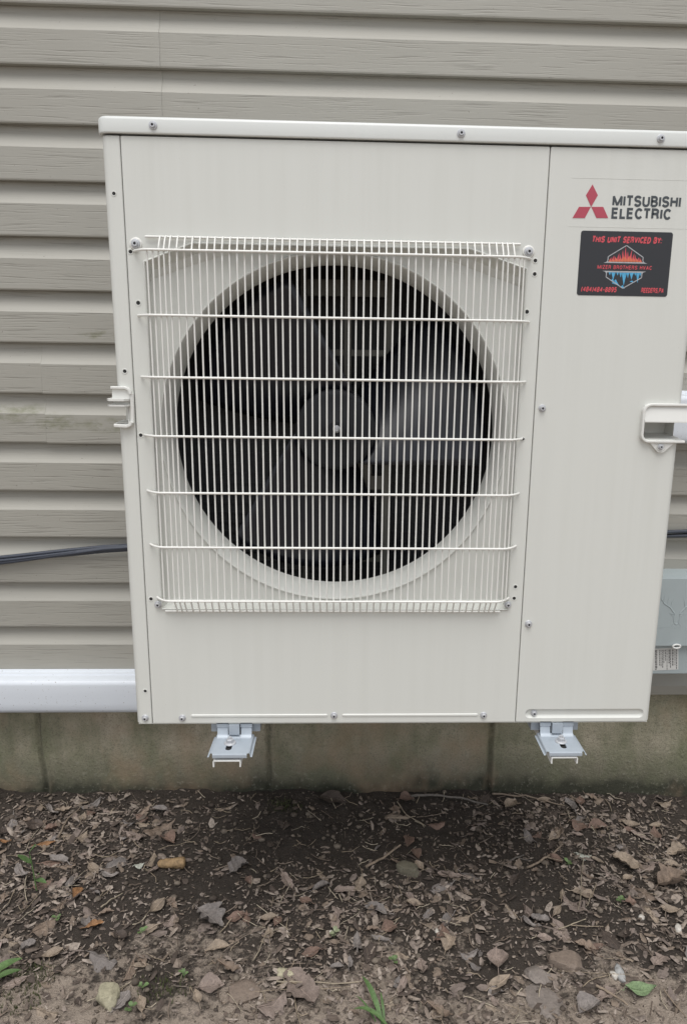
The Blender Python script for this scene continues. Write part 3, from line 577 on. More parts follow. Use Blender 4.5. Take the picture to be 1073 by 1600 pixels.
# --- service panel on the right
def service_panel():
    m = MB(); x0, xf, r = .6969, .937, .013; e = .0012
    cut0, cut1 = .5285, .5585
    def stadium(o, d):
        zc, h, a, b = .0168, .0092+o, .7225, .9275
        return [U(a+h*math.cos(math.radians(q)), d, zc+h*math.sin(math.radians(q))) for q in range(90, 271, 15)]+[U(b+h*math.cos(math.radians(q)), d, zc+h*math.sin(math.radians(q))) for q in range(-90, 91, 15)]
    m.planar([U(x0+e, 0, e), U(xf, 0, e), U(xf, 0, cut0), U(.8835, 0, cut0), U(.8835, 0, cut1), U(xf, 0, cut1), U(xf, 0, ZP-e), U(x0+e, 0, ZP-e)], [stadium(0, 0)])
    m.loft([stadium(0, 0), stadium(-.0014, .0010), stadium(-.0035, .0042), stadium(-.0050, .0048)], True, False, True)
    st = stadium(-.0050, .0048); m.planar(st, [])
    m.loft([[U(x0+e, 0, z), U(x0+e*.3, e*.3, z), U(x0, e, z), U(x0, .011, z)] for z in (e, ZP-e)], False, False, True)
    cprof = [(x, y) for x, y in arc(.937, r, r, 270, 360, 8)]+[(.950, .05), (.950, .325)]
    full = [(xf, 0)]+cprof[1:]
    for z0, z1 in ((e, cut0), (cut1, ZP-e)): m.loft([[U(x, y, z) for x, y in full] for z in (z0, z1)], False, False, True)
    m.loft([[U(.95, y, z) for y in (.05, .325)] for z in (cut0, cut1)], False, False, True)
    allp = [(x0+e, 0)]+full
    for z, s in ((ZP, -1), (0, 1)): m.loft([[U(x, y, z+s*e) for x, y in allp], [U(x, y+e*.7, z+s*e*.3) for x, y in allp], [U(x, y+e, z) for x, y in allp], [U(x, y+.011, z) for x, y in allp]], False, False, True)
    m.add([U(.697, .325, 0), U(.95, .325, 0), U(.95, .325, ZP), U(.697, .325, ZP)], [(0, 1, 2, 3)])
    o = m.build('service_panel', 'paint', unit, UO); o.data.set_sharp_from_angle(angle=math.radians(35)); return o
sp = service_panel()
screw(sp, .709, 0, .578); screw(sp, .709, 0, .193, 1.05); screw(sp, .731, .0046, .0162)

# --- lid
def lid():
    m = MB(); x0, x1, y0, y1, r = -.0045, .9545, -.0048, .332, .016
    def outl(o):
        a, b, c, d = x0+o, x1-o, y0+o, y1-o; q = r-o*.6
        return arc(a+q, c+q, q, 180, 270, 6)+arc(b-q, c+q, q, 270, 360, 6)+arc(b-q, d-q, q, 0, 90, 6)+arc(a+q, d-q, q, 90, 180, 6)
    pr = [(.010, .9880), (.0012, .9868), (.0002, .9876), (0, .9895), (0, 1.0062), (.0008, 1.0088), (.0028, 1.0110), (.006, 1.0120), (.012, 1.0124)]
    rings = [[U(x, y, z) for x, y in outl(o)] for o, z in pr]
    m.loft(rings, True, False, True); m.add(rings[-1], [list(range(len(rings[-1])))]); m.add(rings[0], [list(range(len(rings[0])))[::-1]])
    o = m.build('lid', 'lid', unit, UO); o.data.set_sharp_from_angle(angle=math.radians(60)); return o
ld = lid()
for x in (.082, .554, .868): screw(ld, x, -.0048, .9985)

# --- hollow inside the cabinet: casing, coil, motor support, fan
m = MB()
m.loft([[U(x, y, z) for x, z in ((.031, .003), (.694, .003), (.694, .982), (.031, .982))] for y in (.0745, .318)], True, False, False)
m.planar([U(.031, .0745, .003), U(.694, .0745, .003), U(.694, .0745, .982), U(.031, .0745, .982)], [[U(FC[0]+.2808*math.cos(2*math.pi*k/64), .0745, FC[1]+.2808*math.sin(2*math.pi*k/64)) for k in range(64)]])
m.add([U(.0, .322, .002), U(.95, .322, .002), U(.95, .012, .002), U(.0, .012, .002)], [(0, 1, 2, 3)])
m.build('inner_casing', 'dark', unit, UO)
m = MB(); m.add([U(.032, .30, .004), U(.693, .30, .004), U(.693, .30, .981), U(.032, .30, .981)], [(0, 1, 2, 3)])
coil = m.build('condenser_coil', 'dark', unit, UO)
m = MB()
for k in range(46):
    z = .015+k*.021; m.box(.033, .692, .2965, .2995, z+G, z+.0042+G)
o = tag(m.build('coil_tube', 'dark', coil, UO), kind='stuff')
m = MB()
for xa, xb in ((.292, .304), (.374, .388), (.452, .466)): m.box(xa, xb, .205, .222, .02+G, .965+G)
for za, zb in ((.770, .800), (.66, .672), (.40, .428), (.25, .275)): m.box(.304, .374, .206, .221, za+G, zb+G); m.box(.388, .452, .206, .221, za+G, zb+G)
m.box(.388, .430, .2035, .2045, .41+G, .50+G)
m.build('motor_support', 'support', unit, UO, .001)
def fan():
    m = MB(); n = 40; FX, FZ = .3605, .5300
    cr = lambda r, d: [U(FX+r*math.cos(2*math.pi*k/n), d, FZ+r*math.sin(2*math.pi*k/n)) for k in range(n)]
    m.loft([cr(.072, .195), cr(.072, .080), cr(.0715, .0755), cr(.069, .072), cr(.062, .0705), cr(.018, .069), cr(.016, .067)], True, False, True); m.add(cr(.016, .067), [list(range(n))])
    hub = m.build('fan', 'hub', unit, UO); hub.data.set_sharp_from_angle(angle=math.radians(50))
    src = None
    for b in range(3):
        m = MB(); rows = []
        for i in range(15):
            u = i/14; r = .068+.203*u
            a0 = max(-58, -math.degrees(math.asin(min(1, .062/r)))); a1 = 58-8*u
            row = []
            for j in range(19):
                v = j/18; a = math.radians(a0+(a1-a0)*v+b*120)
                d = .081+.106*v-.018*math.sin(v*math.pi)*(1-.4*u)
                row.append(U(FX+r*math.cos(a), d, FZ+r*math.sin(a)))
            rows.append(row)
        m.loft(rows, False, False, True)
        bo = m.build('blade', 'fan', hub, UO); so = bo.modifiers.new('thickness', 'SOLIDIFY'); so.thickness = .003
    m = MB(); n = 12
    cr2 = lambda r, d, k6=False: [U(FX+.0015+r*math.cos(2*math.pi*k/n), d, FZ+.003+r*math.sin(2*math.pi*k/n)) for k in range(n)]
    m.loft([cr2(.0068, .067), cr2(.0068, .0655), cr2(.0048, .065), cr2(.0048, .060), cr2(.0035, .059), cr2(.0030, .054)], True, False, True); m.add(cr2(.003, .054), [list(range(n))])
    m.build('hub_bolt', 'screw', hub, UO)
fan()

# --- wire grille: every rod and wire its own piece
GD = -.021
xs = [.0671, .0759, .0852, .0935, .1017]+[.1131+.011705*k for k in range(44)]+[.6264, .6345, .6443, .6538, .6610]
def front_d(x):                              # the rods bend back to the panel at both ends
    e = min(x-.044, .677-x)
    if e > .034: return GD
    u = max(0, min(1, e/.034)); return GD*(1-(1-u)**2.2)+(-.002)*(1-u)
m = MB()
m.tube([U(.0617+(.6561-.0617)*i/6, -.0045, .8382) for i in range(7)], .0019, 8)
gr = m.build('fan_grille', 'grille', unit, UO)
m = MB(); m.tube([U(.0640+(.6550-.0640)*i/6, -.0045, .2178) for i in range(7)], .0019, 8); m.build('cross_rod', 'grille', gr, UO)
HZ = (.8165, .7183, .6216, .5266, .4322, .3384, .2425)
for k, z in enumerate(HZ):
    m = MB(); a, b = .0435, .6775
    if k == 0: a, b = .0420, .6745
    if k == 6: a, b = .0505, .6700
    pts = [a+(b-a)*q for q in (0, .006, .013, .021, .030, .040, .052)]; pts = pts+[.1131+(.6166-.1131)*i/20 for i in range(21)]+[b-(p-a) for p in pts[::-1]]
    dd = front_d
    shift = a-.0435
    P = []
    for x in pts:
        e = min(x-a, b-x); u = max(0, min(1, e/.030)); d = (GD-.0033)*(1-(1-u)**2.0)+(-.0015)*(1-u)
        P.append(U(x, d, z))
    m.tube(P, .0020, 8); m.build('cross_rod', 'grille', gr, UO)
for i, x in enumerate(xs):
    e = min(x-.0435, .6775-x); u = max(0, min(1, e/.030)); fd = GD*(1-(1-u)**2.0)
    xb = x if 7 < i < len(xs)-8 else x+(.004 if i < 8 else -.004)*max(0, (8-min(i, len(xs)-1-i))/8)*.3
    m = MB(); zt, zb_ = .8382+.0015, .2178-.0015
    edge = i < 2 or i > len(xs)-3
    top = [] if edge else [U(xb, -.0040, zt), U(xb, -.0075, zt-.0008), U(xb+(x-xb)*.4, fd*.55, zt-.0045), U(x, fd*.92, .8215), U(x, fd, .8165)]
    bot = [] if edge else [U(x, fd, .2425), U(x, fd*.93, .2375), U(xb+(x-xb)*.4, fd*.55, zb_+.0085), U(xb, -.0075, zb_+.0010), U(xb, -.0040, zb_)]
    mid = [U(x+.0005*noise.noise((i*3.7, z*4, 1)), fd+.0006*noise.noise((i*2.1, z*5, 2)), z) for z in ([.8168]+[.8-.0375*k for k in range(15)]+[.2428])]
    m.tube(top+mid+bot, .00145, 6); m.build('wire', 'grille', gr, UO)
for x, z, s in ((.0455, .8275, 1.15), (.6705, .8275, 1.15), (.0515, .2290, 1.0), (.6690, .2300, 1.0)): screw(gr, x, -.002, z, s)
for x, z in ((.0455, .8275), (.6705, .8275)):   # white bosses under the top fixings
    m = MB(); n = 18; cr = lambda r, d: [U(x+r*math.cos(2*math.pi*k/n), d, z+r*math.sin(2*math.pi*k/n)) for k in range(n)]
    m.loft([cr(.0100, 0), cr(.0098, -.0012), cr(.0085, -.0020)], True, False, True); m.add(cr(.0085, -.0020), [list(range(n))])
    m.build('boss', 'grille', gr, UO)

# --- moulded handles
def rim(m, path, w, d0, d1, mi=0):
    """rectangular rib following a path in the x-z plane, from depth d0 (back) to d1 (front)"""
    P = [Vector((p[0], 0, p[1])) for p in path]; rings = []
    for i, p in enumerate(P):
        t = (P[min(i+1, len(P)-1)]-P[max(i-1, 0)]).normalized(); nrm = Vector((-t.z, 0, t.x))
        e = .22*w
        q = [(-w/2, d0), (-w/2, d1+e), (-w/2+e, d1), (w/2-e, d1), (w/2, d1+e), (w/2, d0)]
        rings.append([(p.x+nrm.x*a, b, p.z+nrm.z*a+G) for a, b in q])
    m.loft(rings, True, True, True)
def slab(m, poly, d0, d1):
    m.planar([U(x, d1, z) for x, z in poly], []); n = len(poly)
    m.loft([[U(x, d, z) for x, z in poly] for d in (d1, d0)], True, False, False)
def right_handle():
    m = MB()
    path = [(.9560, .5865)]+arc(.8935, .5745, .0120, 90, 180, 6)+arc(.8935, .5365, .0120, 180, 270, 6)+[(.9560, .5245)]
    rim(m, path, .0042, .001, -.0085)
    m.box(.8826, .9555, -.0035, .030, .5600+G, .5850+G)             # sloping brow above the grip
    m.add([U(.8830, -.0036, .5850), U(.9570, -.0036, .5850), U(.9590, -.0110, .5590), U(.8835, -.0085, .5590)], [(0, 1, 2, 3)])
    m.add([U(.8830, .004, .5572), U(.9590, .004, .5572), U(.9590, -.0110, .5572), U(.8835, -.0085, .5572)], [(0, 1, 2, 3)])
    m.add([U(.8835, -.0085, .5572), U(.9590, -.0110, .5572), U(.9590, -.0110, .5590), U(.8835, -.0085, .5590)], [(0, 1, 2, 3)])
    m.add([U(.9570, -.0036, .5850), U(.9590, -.0110, .5590), U(.9590, -.011, .5572), U(.9590, .03, .5572), U(.9570, .03, .5850)], [(0, 1, 2, 3, 4)])
    # hollow behind the grip
    x0, x1, z0, z1, yb = .8840, .9485, .5275, .5590, .060
    m.add([U(x0, 0, z0), U(x0, 0, z1), U(x0, yb, z1), U(x0, yb, z0), U(x1, 0, z0), U(x1, 0, z1), U(x1, yb, z1), U(x1, yb, z0)], [(0, 1, 2, 3), (3, 2, 6, 7), (1, 5, 6, 2)])
    m.add([U(x0, 0, z0), U(x1+.006, 0, z0), U(x1+.006, yb, z0+.006), U(x0, yb, z0+.006)], [(0, 1, 2, 3)])
    m.add([U(x1, yb, z0), U(x1, yb, z1), U(.9515, .030, z1), U(.9515, .030, z0)], [(0, 1, 2, 3)])
    slab(m, [(.8950, .5240), (.9120, .5065), (.9140, .5058), (.9205, .5058), (.9225, .5065), (.9410, .5240)], .001, -.0052)
    h = m.build('handle', 'handle', unit, UO); h.data.set_sharp_from_angle(angle=math.radians(35))
    n = 18; m = MB(); cr = lambda r, d: [U(.9165+r*math.cos(2*math.pi*k/n), d, .5165+r*math.sin(2*math.pi*k/n)) for k in range(n)]
    m.loft([cr(.0084, -.0053), cr(.0080, -.0062), cr(.0072, -.0062), cr(.0066, -.0055)], True, False, True); m.build('screw_collar', 'handle', h, UO)
    screw(h, .9160, -.0052, .5155, .85)
right_handle()
def left_handle():
    m = MB()
    path = [(-.0060, .6035), (.0150, .6035)]+arc(.0150, .5935, .0100, 90, 0, 6)
    rim(m, path, .0042, .001, -.0075)
    m.add([U(-.0050, -.0025, .6015), U(.0230, -.0025, .6015), U(.0230, -.0030, .5840), U(-.0060, -.0030, .5840)], [(0, 3, 2, 1)])
    m.add([U(-.0050, -.0025, .6015), U(-.0060, -.003, .5840), U(-.0060, .03, .5840), U(-.0050, .03, .6015)], [(0, 1, 2, 3)])
    rim(m, [(.0265, .5940), (.0262, .5800), (.0258, .5600), (.0250, .5470)], .0062, .001, -.0045)
    def ledge(xl, xr, z0, z1, dep):
        pl = [(xl, .028), (xl+.001, -dep*.45), (xl+.006, -dep), (xr-.006, -dep), (xr, -dep*.4), (xr+.0005, .002)]
        m.loft([[U(x, d, z) for x, d in pl] for z in (z0, z1)], True, True, False)
    ledge(-.0140, .0225, .5822, .5858, .016); ledge(-.0135, .0222, .5735, .5762, .014)
    m.box(-.004, .0205, -.002, .028, .5762+G, .5822+G)
    rim(m, [(-.0035, .5420), (.006, .5412), (.0165, .5408), (.0222, .5430), (.0250, .5482)], .0058, .0012, -.0105)
    m.add([U(-.004, -.004, .5455), U(.0200, -.004, .5455), U(.0200, .045, .5470), U(-.004, .045, .5470)], [(0, 1, 2, 3)])
    m.box(.0175, .0195, .000, .030, .5462+G, .5735+G)
    h = m.build('handle', 'handle', unit, UO); h.data.set_sharp_from_angle(angle=math.radians(35))
left_handle()

# --- maker's emblem and lettering
fm = MB()
for poly in FEAT['logo']:
    m = MB(); slab(m, [(x, z) for x, z in poly], 0, -.0005); m.build('emblem_diamond', 'red', unit, UO)
A8 = lambda cx, cy, rx, ry, a0, a1, n=9: [(cx+rx*math.cos(math.radians(a0+(a1-a0)*k/n)), cy+ry*math.sin(math.radians(a0+(a1-a0)*k/n))) for k in range(n+1)]
GL = {
 'M': (.84, [[(0, 0), (0, 1)], [(0, 1), (.42, 0), (.84, 1)], [(.84, 1), (.84, 0)]]), 'I': (0.0, [[(0, 0), (0, 1)]]), 'T': (.62, [[(.31, 0), (.31, 1)], [(0, 1), (.62, 1)]]),
 'S': (.58, [A8(.30, .755, .29, .245, 15, 270)+A8(.29, .255, .29, .255, 90, -165)]), 'U': (.58, [[(0, 1), (0, .30)]+A8(.29, .29, .29, .29, 180, 360)+[(.58, 1)]]),
 'B': (.56, [[(0, 0), (0, 1), (.28, 1)]+A8(.28, .765, .24, .235, 90, -90)+[(0, .53)], [(.28, .53)]+A8(.28, .265, .28, .265, 90, -90)+[(0, 0)]]), 'H': (.60, [[(0, 0), (0, 1)], [(.60, 0), (.60, 1)], [(0, .53), (.60, .53)]]),
 'E': (.50, [[(.50, 0), (0, 0), (0, 1), (.50, 1)], [(0, .53), (.46, .53)]]), 'L': (.46, [[(0, 1), (0, 0), (.46, 0)]]), 'C': (.60, [A8(.32, .5, .31, .5, 38, 322, 16)]),
 'R': (.58, [[(0, 0), (0, 1), (.30, 1)]+A8(.30, .76, .25, .24, 90, -90)+[(0, .52)], [(.32, .52), (.50, .44), (.53, .20), (.58, 0)]]), 'N': (.60, [[(0, 0), (0, 1), (.60, 0), (.60, 1)]]), 'V': (.60, [[(0, 1), (.30, 0), (.60, 1)]]),
 'D': (.58, [[(0, 0), (0, 1), (.24, 1)]+A8(.24, .5, .34, .5, 90, -90, 14)+[(0, 0)]]), 'Y': (.58, [[(0, 1), (.29, .47), (.58, 1)], [(.29, .47), (.29, 0)]]), 'O': (.64, [A8(.32, .5, .32, .5, 90, 450, 22)]), 'Z': (.56, [[(0, 1), (.56, 1), (0, 0), (.56, 0)]]),
 'A': (.62, [[(0, 0), (.31, 1), (.62, 0)], [(.12, .33), (.50, .33)]]), 'P': (.54, [[(0, 0), (0, 1), (.28, 1)]+A8(.28, .75, .26, .25, 90, -90)+[(0, .50)]]), '4': (.56, [[(.42, 0), (.42, 1), (0, .30), (.58, .30)]]),
 '8': (.54, [A8(.27, .76, .23, .24, 90, 450, 16), A8(.27, .26, .27, .26, 90, 450, 16)]), '9': (.54, [A8(.27, .70, .27, .30, 0, 360, 16), [(.54, .70), (.50, .28), (.36, .02), (.08, .02)]]), '5': (.54, [[(.50, 1), (.08, 1), (.04, .56)]+A8(.26, .31, .28, .31, 125, -150, 12)]),
 '(': (.20, [A8(.36, .5, .34, .66, 125, 235)]), ')': (.20, [A8(-.16, .5, .34, .66, 55, -55)]), '-': (.32, [[(0, .42), (.32, .42)]]), ',': (.08, [[(.06, .08), (0, -.16)]]), ':': (.04, [[(0, .02), (0, .14)], [(0, .58), (0, .70)]]), ' ': (.22, [])}
def text(name, s, mat, par, x, z, w, h, d, st=.16, shear=0, gap=.20, th=.0003, jit=0):
    """words drawn as thick mitred strokes fitted into a w x h box"""
    m = MB(); cx = 0; strokes = []; rnd = random.Random(len(s))
    for ch in s:
        if ch in 'TY': cx -= .05*(cx > 0)
        gw, ss = GL[ch]; oy = rnd.uniform(-jit, jit)
        for q in ss: strokes.append([(cx+a, b+oy) for a, b in q])
        cx += gw+st+gap-(.06 if ch in 'TLY' else 0)-(.05 if ch in 'C' else 0)
        if ch == 'T': pass
    sp_ = []
    for q in strokes:                        # sharp corners start a new stroke
        cur = [Vector(q[0])]
        for p in [Vector(e) for e in q[1:]]:
            if (p-cur[-1]).length < 1e-4: continue
            if len(cur) > 1 and (p-cur[-1]).normalized().dot((cur[-1]-cur[-2]).normalized()) < -.25: sp_.append(cur); cur = [cur[-1]]
            cur.append(p)
        sp_.append(cur)
    strokes = sp_
    tw = cx-gap; k = 0; hs = h/(1+0)
    for q in strokes:
        q = [Vector((a, b*(1-st)+st/2)) for a, b in q]; q = [p for i, p in enumerate(q) if i == 0 or (p-q[i-1]).length > 1e-4]; n = len(q); L, R_ = [], []
        closed = (q[0]-q[-1]).length < 1e-4 and n > 4
        for i, p in enumerate(q):
            t0 = (p-q[i-1]).normalized() if i else ((p-q[-2]).normalized() if closed else (q[1]-p).normalized()); t1 = (q[i+1]-p).normalized() if i < n-1 else ((q[1]-p).normalized() if closed else t0)
            tt = (t0+t1); tt = tt.normalized() if tt.length > 1e-3 else t0; nn = Vector((-tt.y, tt.x)); c = max(.56, nn.dot(Vector((-t1.y, t1.x))))
            e = Vector((0, 0))
            if not closed and i in (0, n-1): e = (-t1 if i == 0 else t0)*(st/2 if False else 0)
            L.append(p+nn*st/2/c+e); R_.append(p-nn*st/2/c+e)
        def W2(p, dd): 
            u = (p.x+st/2+shear*(p.y-.5))/tw; return U(x+u*w, d-dd, z+p.y*hs)
        f = th+.00002*(k % 5); k += 1
        m.loft([[W2(a, 0), W2(a, f), W2(b, f), W2(b, 0)] for a, b in zip(L, R_)], False, False, False)
    return m.build(name, mat, par, UO)
text('lettering', 'MITSUBISHI', 'charcoal', unit, .8010, .8988, .1108, .0172, 0, .22, gap=.10)
text('lettering', 'ELECTRIC', 'charcoal', unit, .8010, .8803, .0965, .0170, 0, .22, gap=.10)
m = MB()                                     # edge of the clear film the emblem is printed on
m.box(.733, .940, -.00025, .0001, .9396+G, .9400+G); m.build('film_edge', 'paint', unit, UO)
m = MB(); m.box(.733, .934, -.00025, .0001, .8672+G, .8677+G); m.build('film_edge', 'paint', unit, UO)

# --- service sticker
SX, SZ, SW, SH = .7540, .7620, .1500, .0996
m = MB(); r = .004
ol = arc(SX+r, SZ+r, r, 180, 270, 5)+arc(SX+SW-r, SZ+r, r, 270, 360, 5)+arc(SX+SW-r, SZ+SH-r, r, 0, 90, 5)+arc(SX+r, SZ+SH-r, r, 90, 180, 5)
slab(m, ol, .0001, -.0005); stk = m.build('service_sticker', 'stblack', unit, UO)
def sv(u, v): return (SX+u*SW, SZ+(1-v)*SH)
def stext(s, u0, u1, v0, v1, mat='stred', st=.20, shear=.22, gap=.10, jit=.03):
    x, z = sv(u0, v1); return text('sticker_lettering', s, mat, stk, x, z, (u1-u0)*SW, (v1-v0)*SH, -.0005, st, shear, gap, jit=jit)
stext('THIS UNIT SERVICED BY:', .122, .888, .078, .180, st=.25)
stext('MIZER BROTHERS HVAC', .205, .800, .522, .584, st=.17, shear=.08, gap=.22, jit=.02)
stext('(484)484-8895', .045, .435, .862, .945, st=.22)
stext('REEDERS,PA', .708, .955, .865, .945, st=.22)
m = MB()
def band(a, b, wv): 
    (x0, z0), (x1, z1) = sv(*a), sv(*b); dx, dz = x1-x0, z1-z0; L = math.hypot(dx, dz); nx, nz = -dz/L*wv/2, dx/L*wv/2
    slab(m, [(x0+nx, z0+nz), (x0-nx, z0-nz), (x1-nx, z1-nz), (x1+nx, z1+nz)], -.0005, -.0008)
W_ = .0013
for a, b in (((.503, .215), (.313, .392)), ((.313, .390), (.313, .452)), ((.505, .215), (.696, .392)), ((.696, .390), (.696, .452)),
             ((.308, .708), (.500, .880)), ((.308, .640), (.308, .710)), ((.698, .708), (.502, .880)), ((.698, .640), (.698, .710))): band(a, b, W_)
slab(m, [sv(.267, .489), sv(.747, .489), sv(.715, .474), sv(.700, .450), sv(.690, .470), sv(.320, .470), sv(.308, .450), sv(.297, .474)], -.0005, -.0009)
slab(m, [sv(.262, .612), sv(.295, .628), sv(.304, .655), sv(.318, .632), sv(.686, .632), sv(.700, .655), sv(.712, .628), sv(.742, .612)], -.0005, -.0009)
m.build('sticker_frame', 'stsilver', stk, UO)
random.seed(5)
def flames(mat, base, hs, d):
    m = MB(); n = len(hs)
    for i, h in enumerate(hs):
        u0 = .327+(.683-.327)*i/n; du = (.683-.327)/n; s = random.choice((-1, 1))*du*.35
        L = [(u0-du*.25, base), (u0+du*.05, base-h*.35), (u0+du*.22+s*.5, base-h*.65), (u0+du*.5+s, base-h)]
        Rr = [(u0+du*.62+s*.4, base-h*.62), (u0+du*.85, base-h*.38), (u0+du*1.25, base)]
        pts = [sv(max(.32, min(.69, u)), v) for u, v in L+Rr]
        slab(m, pts[::-1], -.0005, -d)
    m.build('sticker_flames', mat, stk, UO)
flames('stred', .470, (.07, .10, .09, .14, .12, .19, .24, .17, .20, .14, .12, .08, .07), .0007)
flames('storange', .470, (.04, .05, .07, .06, .09, .11, .10, .09, .07, .06, .04), .00075)
m = MB()
for u, wd, h in ((.345, .03, .05), (.385, .05, .12), (.43, .03, .05), (.465, .035, .08), (.505, .06, .21), (.545, .03, .09), (.585, .05, .11), (.625, .03, .05), (.655, .045, .16), (.683, .02, .06)):
    slab(m, [sv(u-wd/2, .632), sv(u-wd*.2, .632+h*.5), sv(u+.003, .632+h), sv(u+wd*.25, .632+h*.45), sv(u+wd/2, .632)], -.0005, -.0007)
for u, v, wd, h in ((.42, .800, .09, .06), (.385, .765, .05, .035), (.50, .862, .05, .035), (.60, .775, .06, .02)):
    slab(m, [sv(u-wd/2, v), sv(u+wd/2, v+h*.7), sv(u+wd*.25, v+h*.1), sv(u-.004, v-h)], -.0005, -.0007)
m.build('sticker_icicles', 'stblue', stk, UO)

# --- mounting feet of the cabinet, with bolts; and the wall brackets they stand on
def foot(x0, x1, bxp):
    m = MB(); zt = -.0285; yf = -.060; yb = .012
    xc = (x0+x1)/2
    slot = [(bxp+.0055*math.cos(q*math.pi/8), -.040+.0055*math.sin(q*math.pi/8)) for q in range(8, 17)]+[(bxp+.0055*math.cos(q*math.pi/8), -.018+.0055*math.sin(q*math.pi/8)) for q in range(0, 9)]
    e = .0025
    out = arc(x0+.004, yf+.004+e, .004, 180, 270, 4)+arc(x1-.004, yf+.004+e, .004, 270, 360, 4)+[(x1, yb), (x0, yb)]
    m.planar([U(x, y, zt) for x, y in out], [[U(x, y, zt) for x, y in slot]], normal=(0, 0, 1))
    m.loft([[U(x, y, z) for x, y in slot] for z in (zt, zt-.003)], True, False, False)
    m.loft([[U(x, yf+e, zt) for x in (x0+.003, x1-.003)], [U(x, yf+.0006, zt-.0008) for x in (x0+.003, x1-.003)], [U(x, yf, zt-.003) for x in (x0+.003, x1-.003)], [U(x, yf+.0005, zt-.0075) for x in (x0+.003, x1-.003)]], False, False, True)
    m.add([U(x, y, zt-.003) for x, y in slot], [list(range(len(slot)))], False, 1)
    for s, xe in ((-1, x0), (1, x1)):                               # side lips, sloping outwards and down
        m.loft([[U(xe, yf+.004, zt), U(xe+s*.0015, yf+.003, zt-.001), U(xe+s*.0030, yf+.001, zt-.0055), U(xe+s*.0062, yf+.001, zt-.0060)], [U(xe, yb, zt), U(xe+s*.0012, yb, zt-.001), U(xe+s*.0026, yb, zt-.0055), U(xe+s*.0058, yb, zt-.0060)]], False, False, True)
    # riser from the plate up to the base pan, with the locating tab
    m.loft([[U(x, yb-.016, zt), U(x, yb-.012, zt+.002), U(x, yb-.009, zt+.006), U(x, yb-.006, zt+.018), U(x, yb-.002, -.004)] for x in (x0+.002, xc-.012)], False, False, True)
    m.loft([[U(x, yb-.016, zt), U(x, yb-.012, zt+.002), U(x, yb-.009, zt+.006), U(x, yb-.006, zt+.018), U(x, yb-.002, -.004)] for x in (xc+.012, x1-.002)], False, False, True)
    m.loft([[U(x, yb-.016, zt), U(x, yb-.012, zt+.002), U(x, yb-.009, zt+.004)] for x in (xc-.012, xc+.012)], False, False, True)
    m.box(xc-.0095, xc+.0095, yb-.014, yb+.004, zt+.006+G, -.003+G)
    m.box(x0+.001, xc-.011, yb-.008, yb+.03, -.0105+G, -.0012+G); m.box(xc+.011, x1-.001, yb-.008, yb+.03, -.0105+G, -.0012+G)
    m.box(x0-.012, x1+.012, yb+.006, .30, -.026+G, -.0015+G)
    f = m.build('mounting_foot', ['galv', 'hole'], unit, UO); f.data.set_sharp_from_angle(angle=math.radians(35))
    n = 16; bz = zt
    cr = lambda r, z: [U(bxp+r*math.cos(2*math.pi*k/n), -.0215+r*math.sin(2*math.pi*k/n), z) for k in range(n)]
    m = MB(); m.loft([cr(.0108, bz), cr(.0108, bz+.0018), cr(.0100, bz+.0024), cr(.006, bz+.0026)], True, False, True); m.build('washer', 'screw', f, UO)
    m = MB(); n = 6; m.loft([cr(.0068, bz+.0024), cr(.0068, bz+.0080), cr(.0060, bz+.0092)], True, False, False); m.add(cr(.0060, bz+.0092), [list(range(6))])
    n = 10; m.loft([cr(.0032, bz+.009), cr(.0032, bz+.0125)], True, False, True); m.add(cr(.0032, bz+.0125), [list(range(10))])
    m.build('bolt', 'screw', f, UO)
foot(.1440, .2105, .1725); foot(.7430, .8085, .7775)
m = MB(); m.box(.004, .946, .004, .322, -.0030+G, -.0004+G); m.build('base_pan', 'paint', unit, UO)
def bracket(x0, x1, zt, label):
    b = empty('wall_bracket', ((x0+x1)/2, .30, zt+G)); BO2 = tuple(b.location); tag(b, label, 'bracket', None)
    m = MB(); th = .0026; y0, y1 = -.060, .506; h = .0125; r = .003
    o = [(x0, -h)]+arc(x0+r, -r, r, 180, 90, 4)+arc(x1-r, -r, r, 90, 0, 4)+[(x1, -h)]
    i = [(x1-th, -h)]+arc(x1-r, -r, r-th+.0006, 0, 90, 4)+arc(x0+r, -r, r-th+.0006, 90, 180, 4)+[(x0+th, -h)]
    pr = o+i
    m.loft([[U(x, y, zt+z-(.0 if y < 0 else .0)) for x, z in pr] for y in (y0, y1)], True, False, False)
    no = len(o)
    for y in (y0, y1): m.add([U(x, y, zt+z) for x, z in pr], [(k, k+1, len(pr)-2-k, len(pr)-1-k) for k in range(no-1)])
    a = m.build('arm', 'bracket', b, BO2)
    m = MB(); m.box(x0-.008, x1+.008, .5005, .5035, zt-.20+G, zt+.30+G); m.build('upright', 'bracket', b, BO2, .001)
bracket(.1475, .1968, -.0405, 'white channel bracket arm under the left mounting foot, its whole end showing')
bracket(.7500, .7985, -.0378, 'white channel bracket arm under the right mounting foot, only two edges showing')
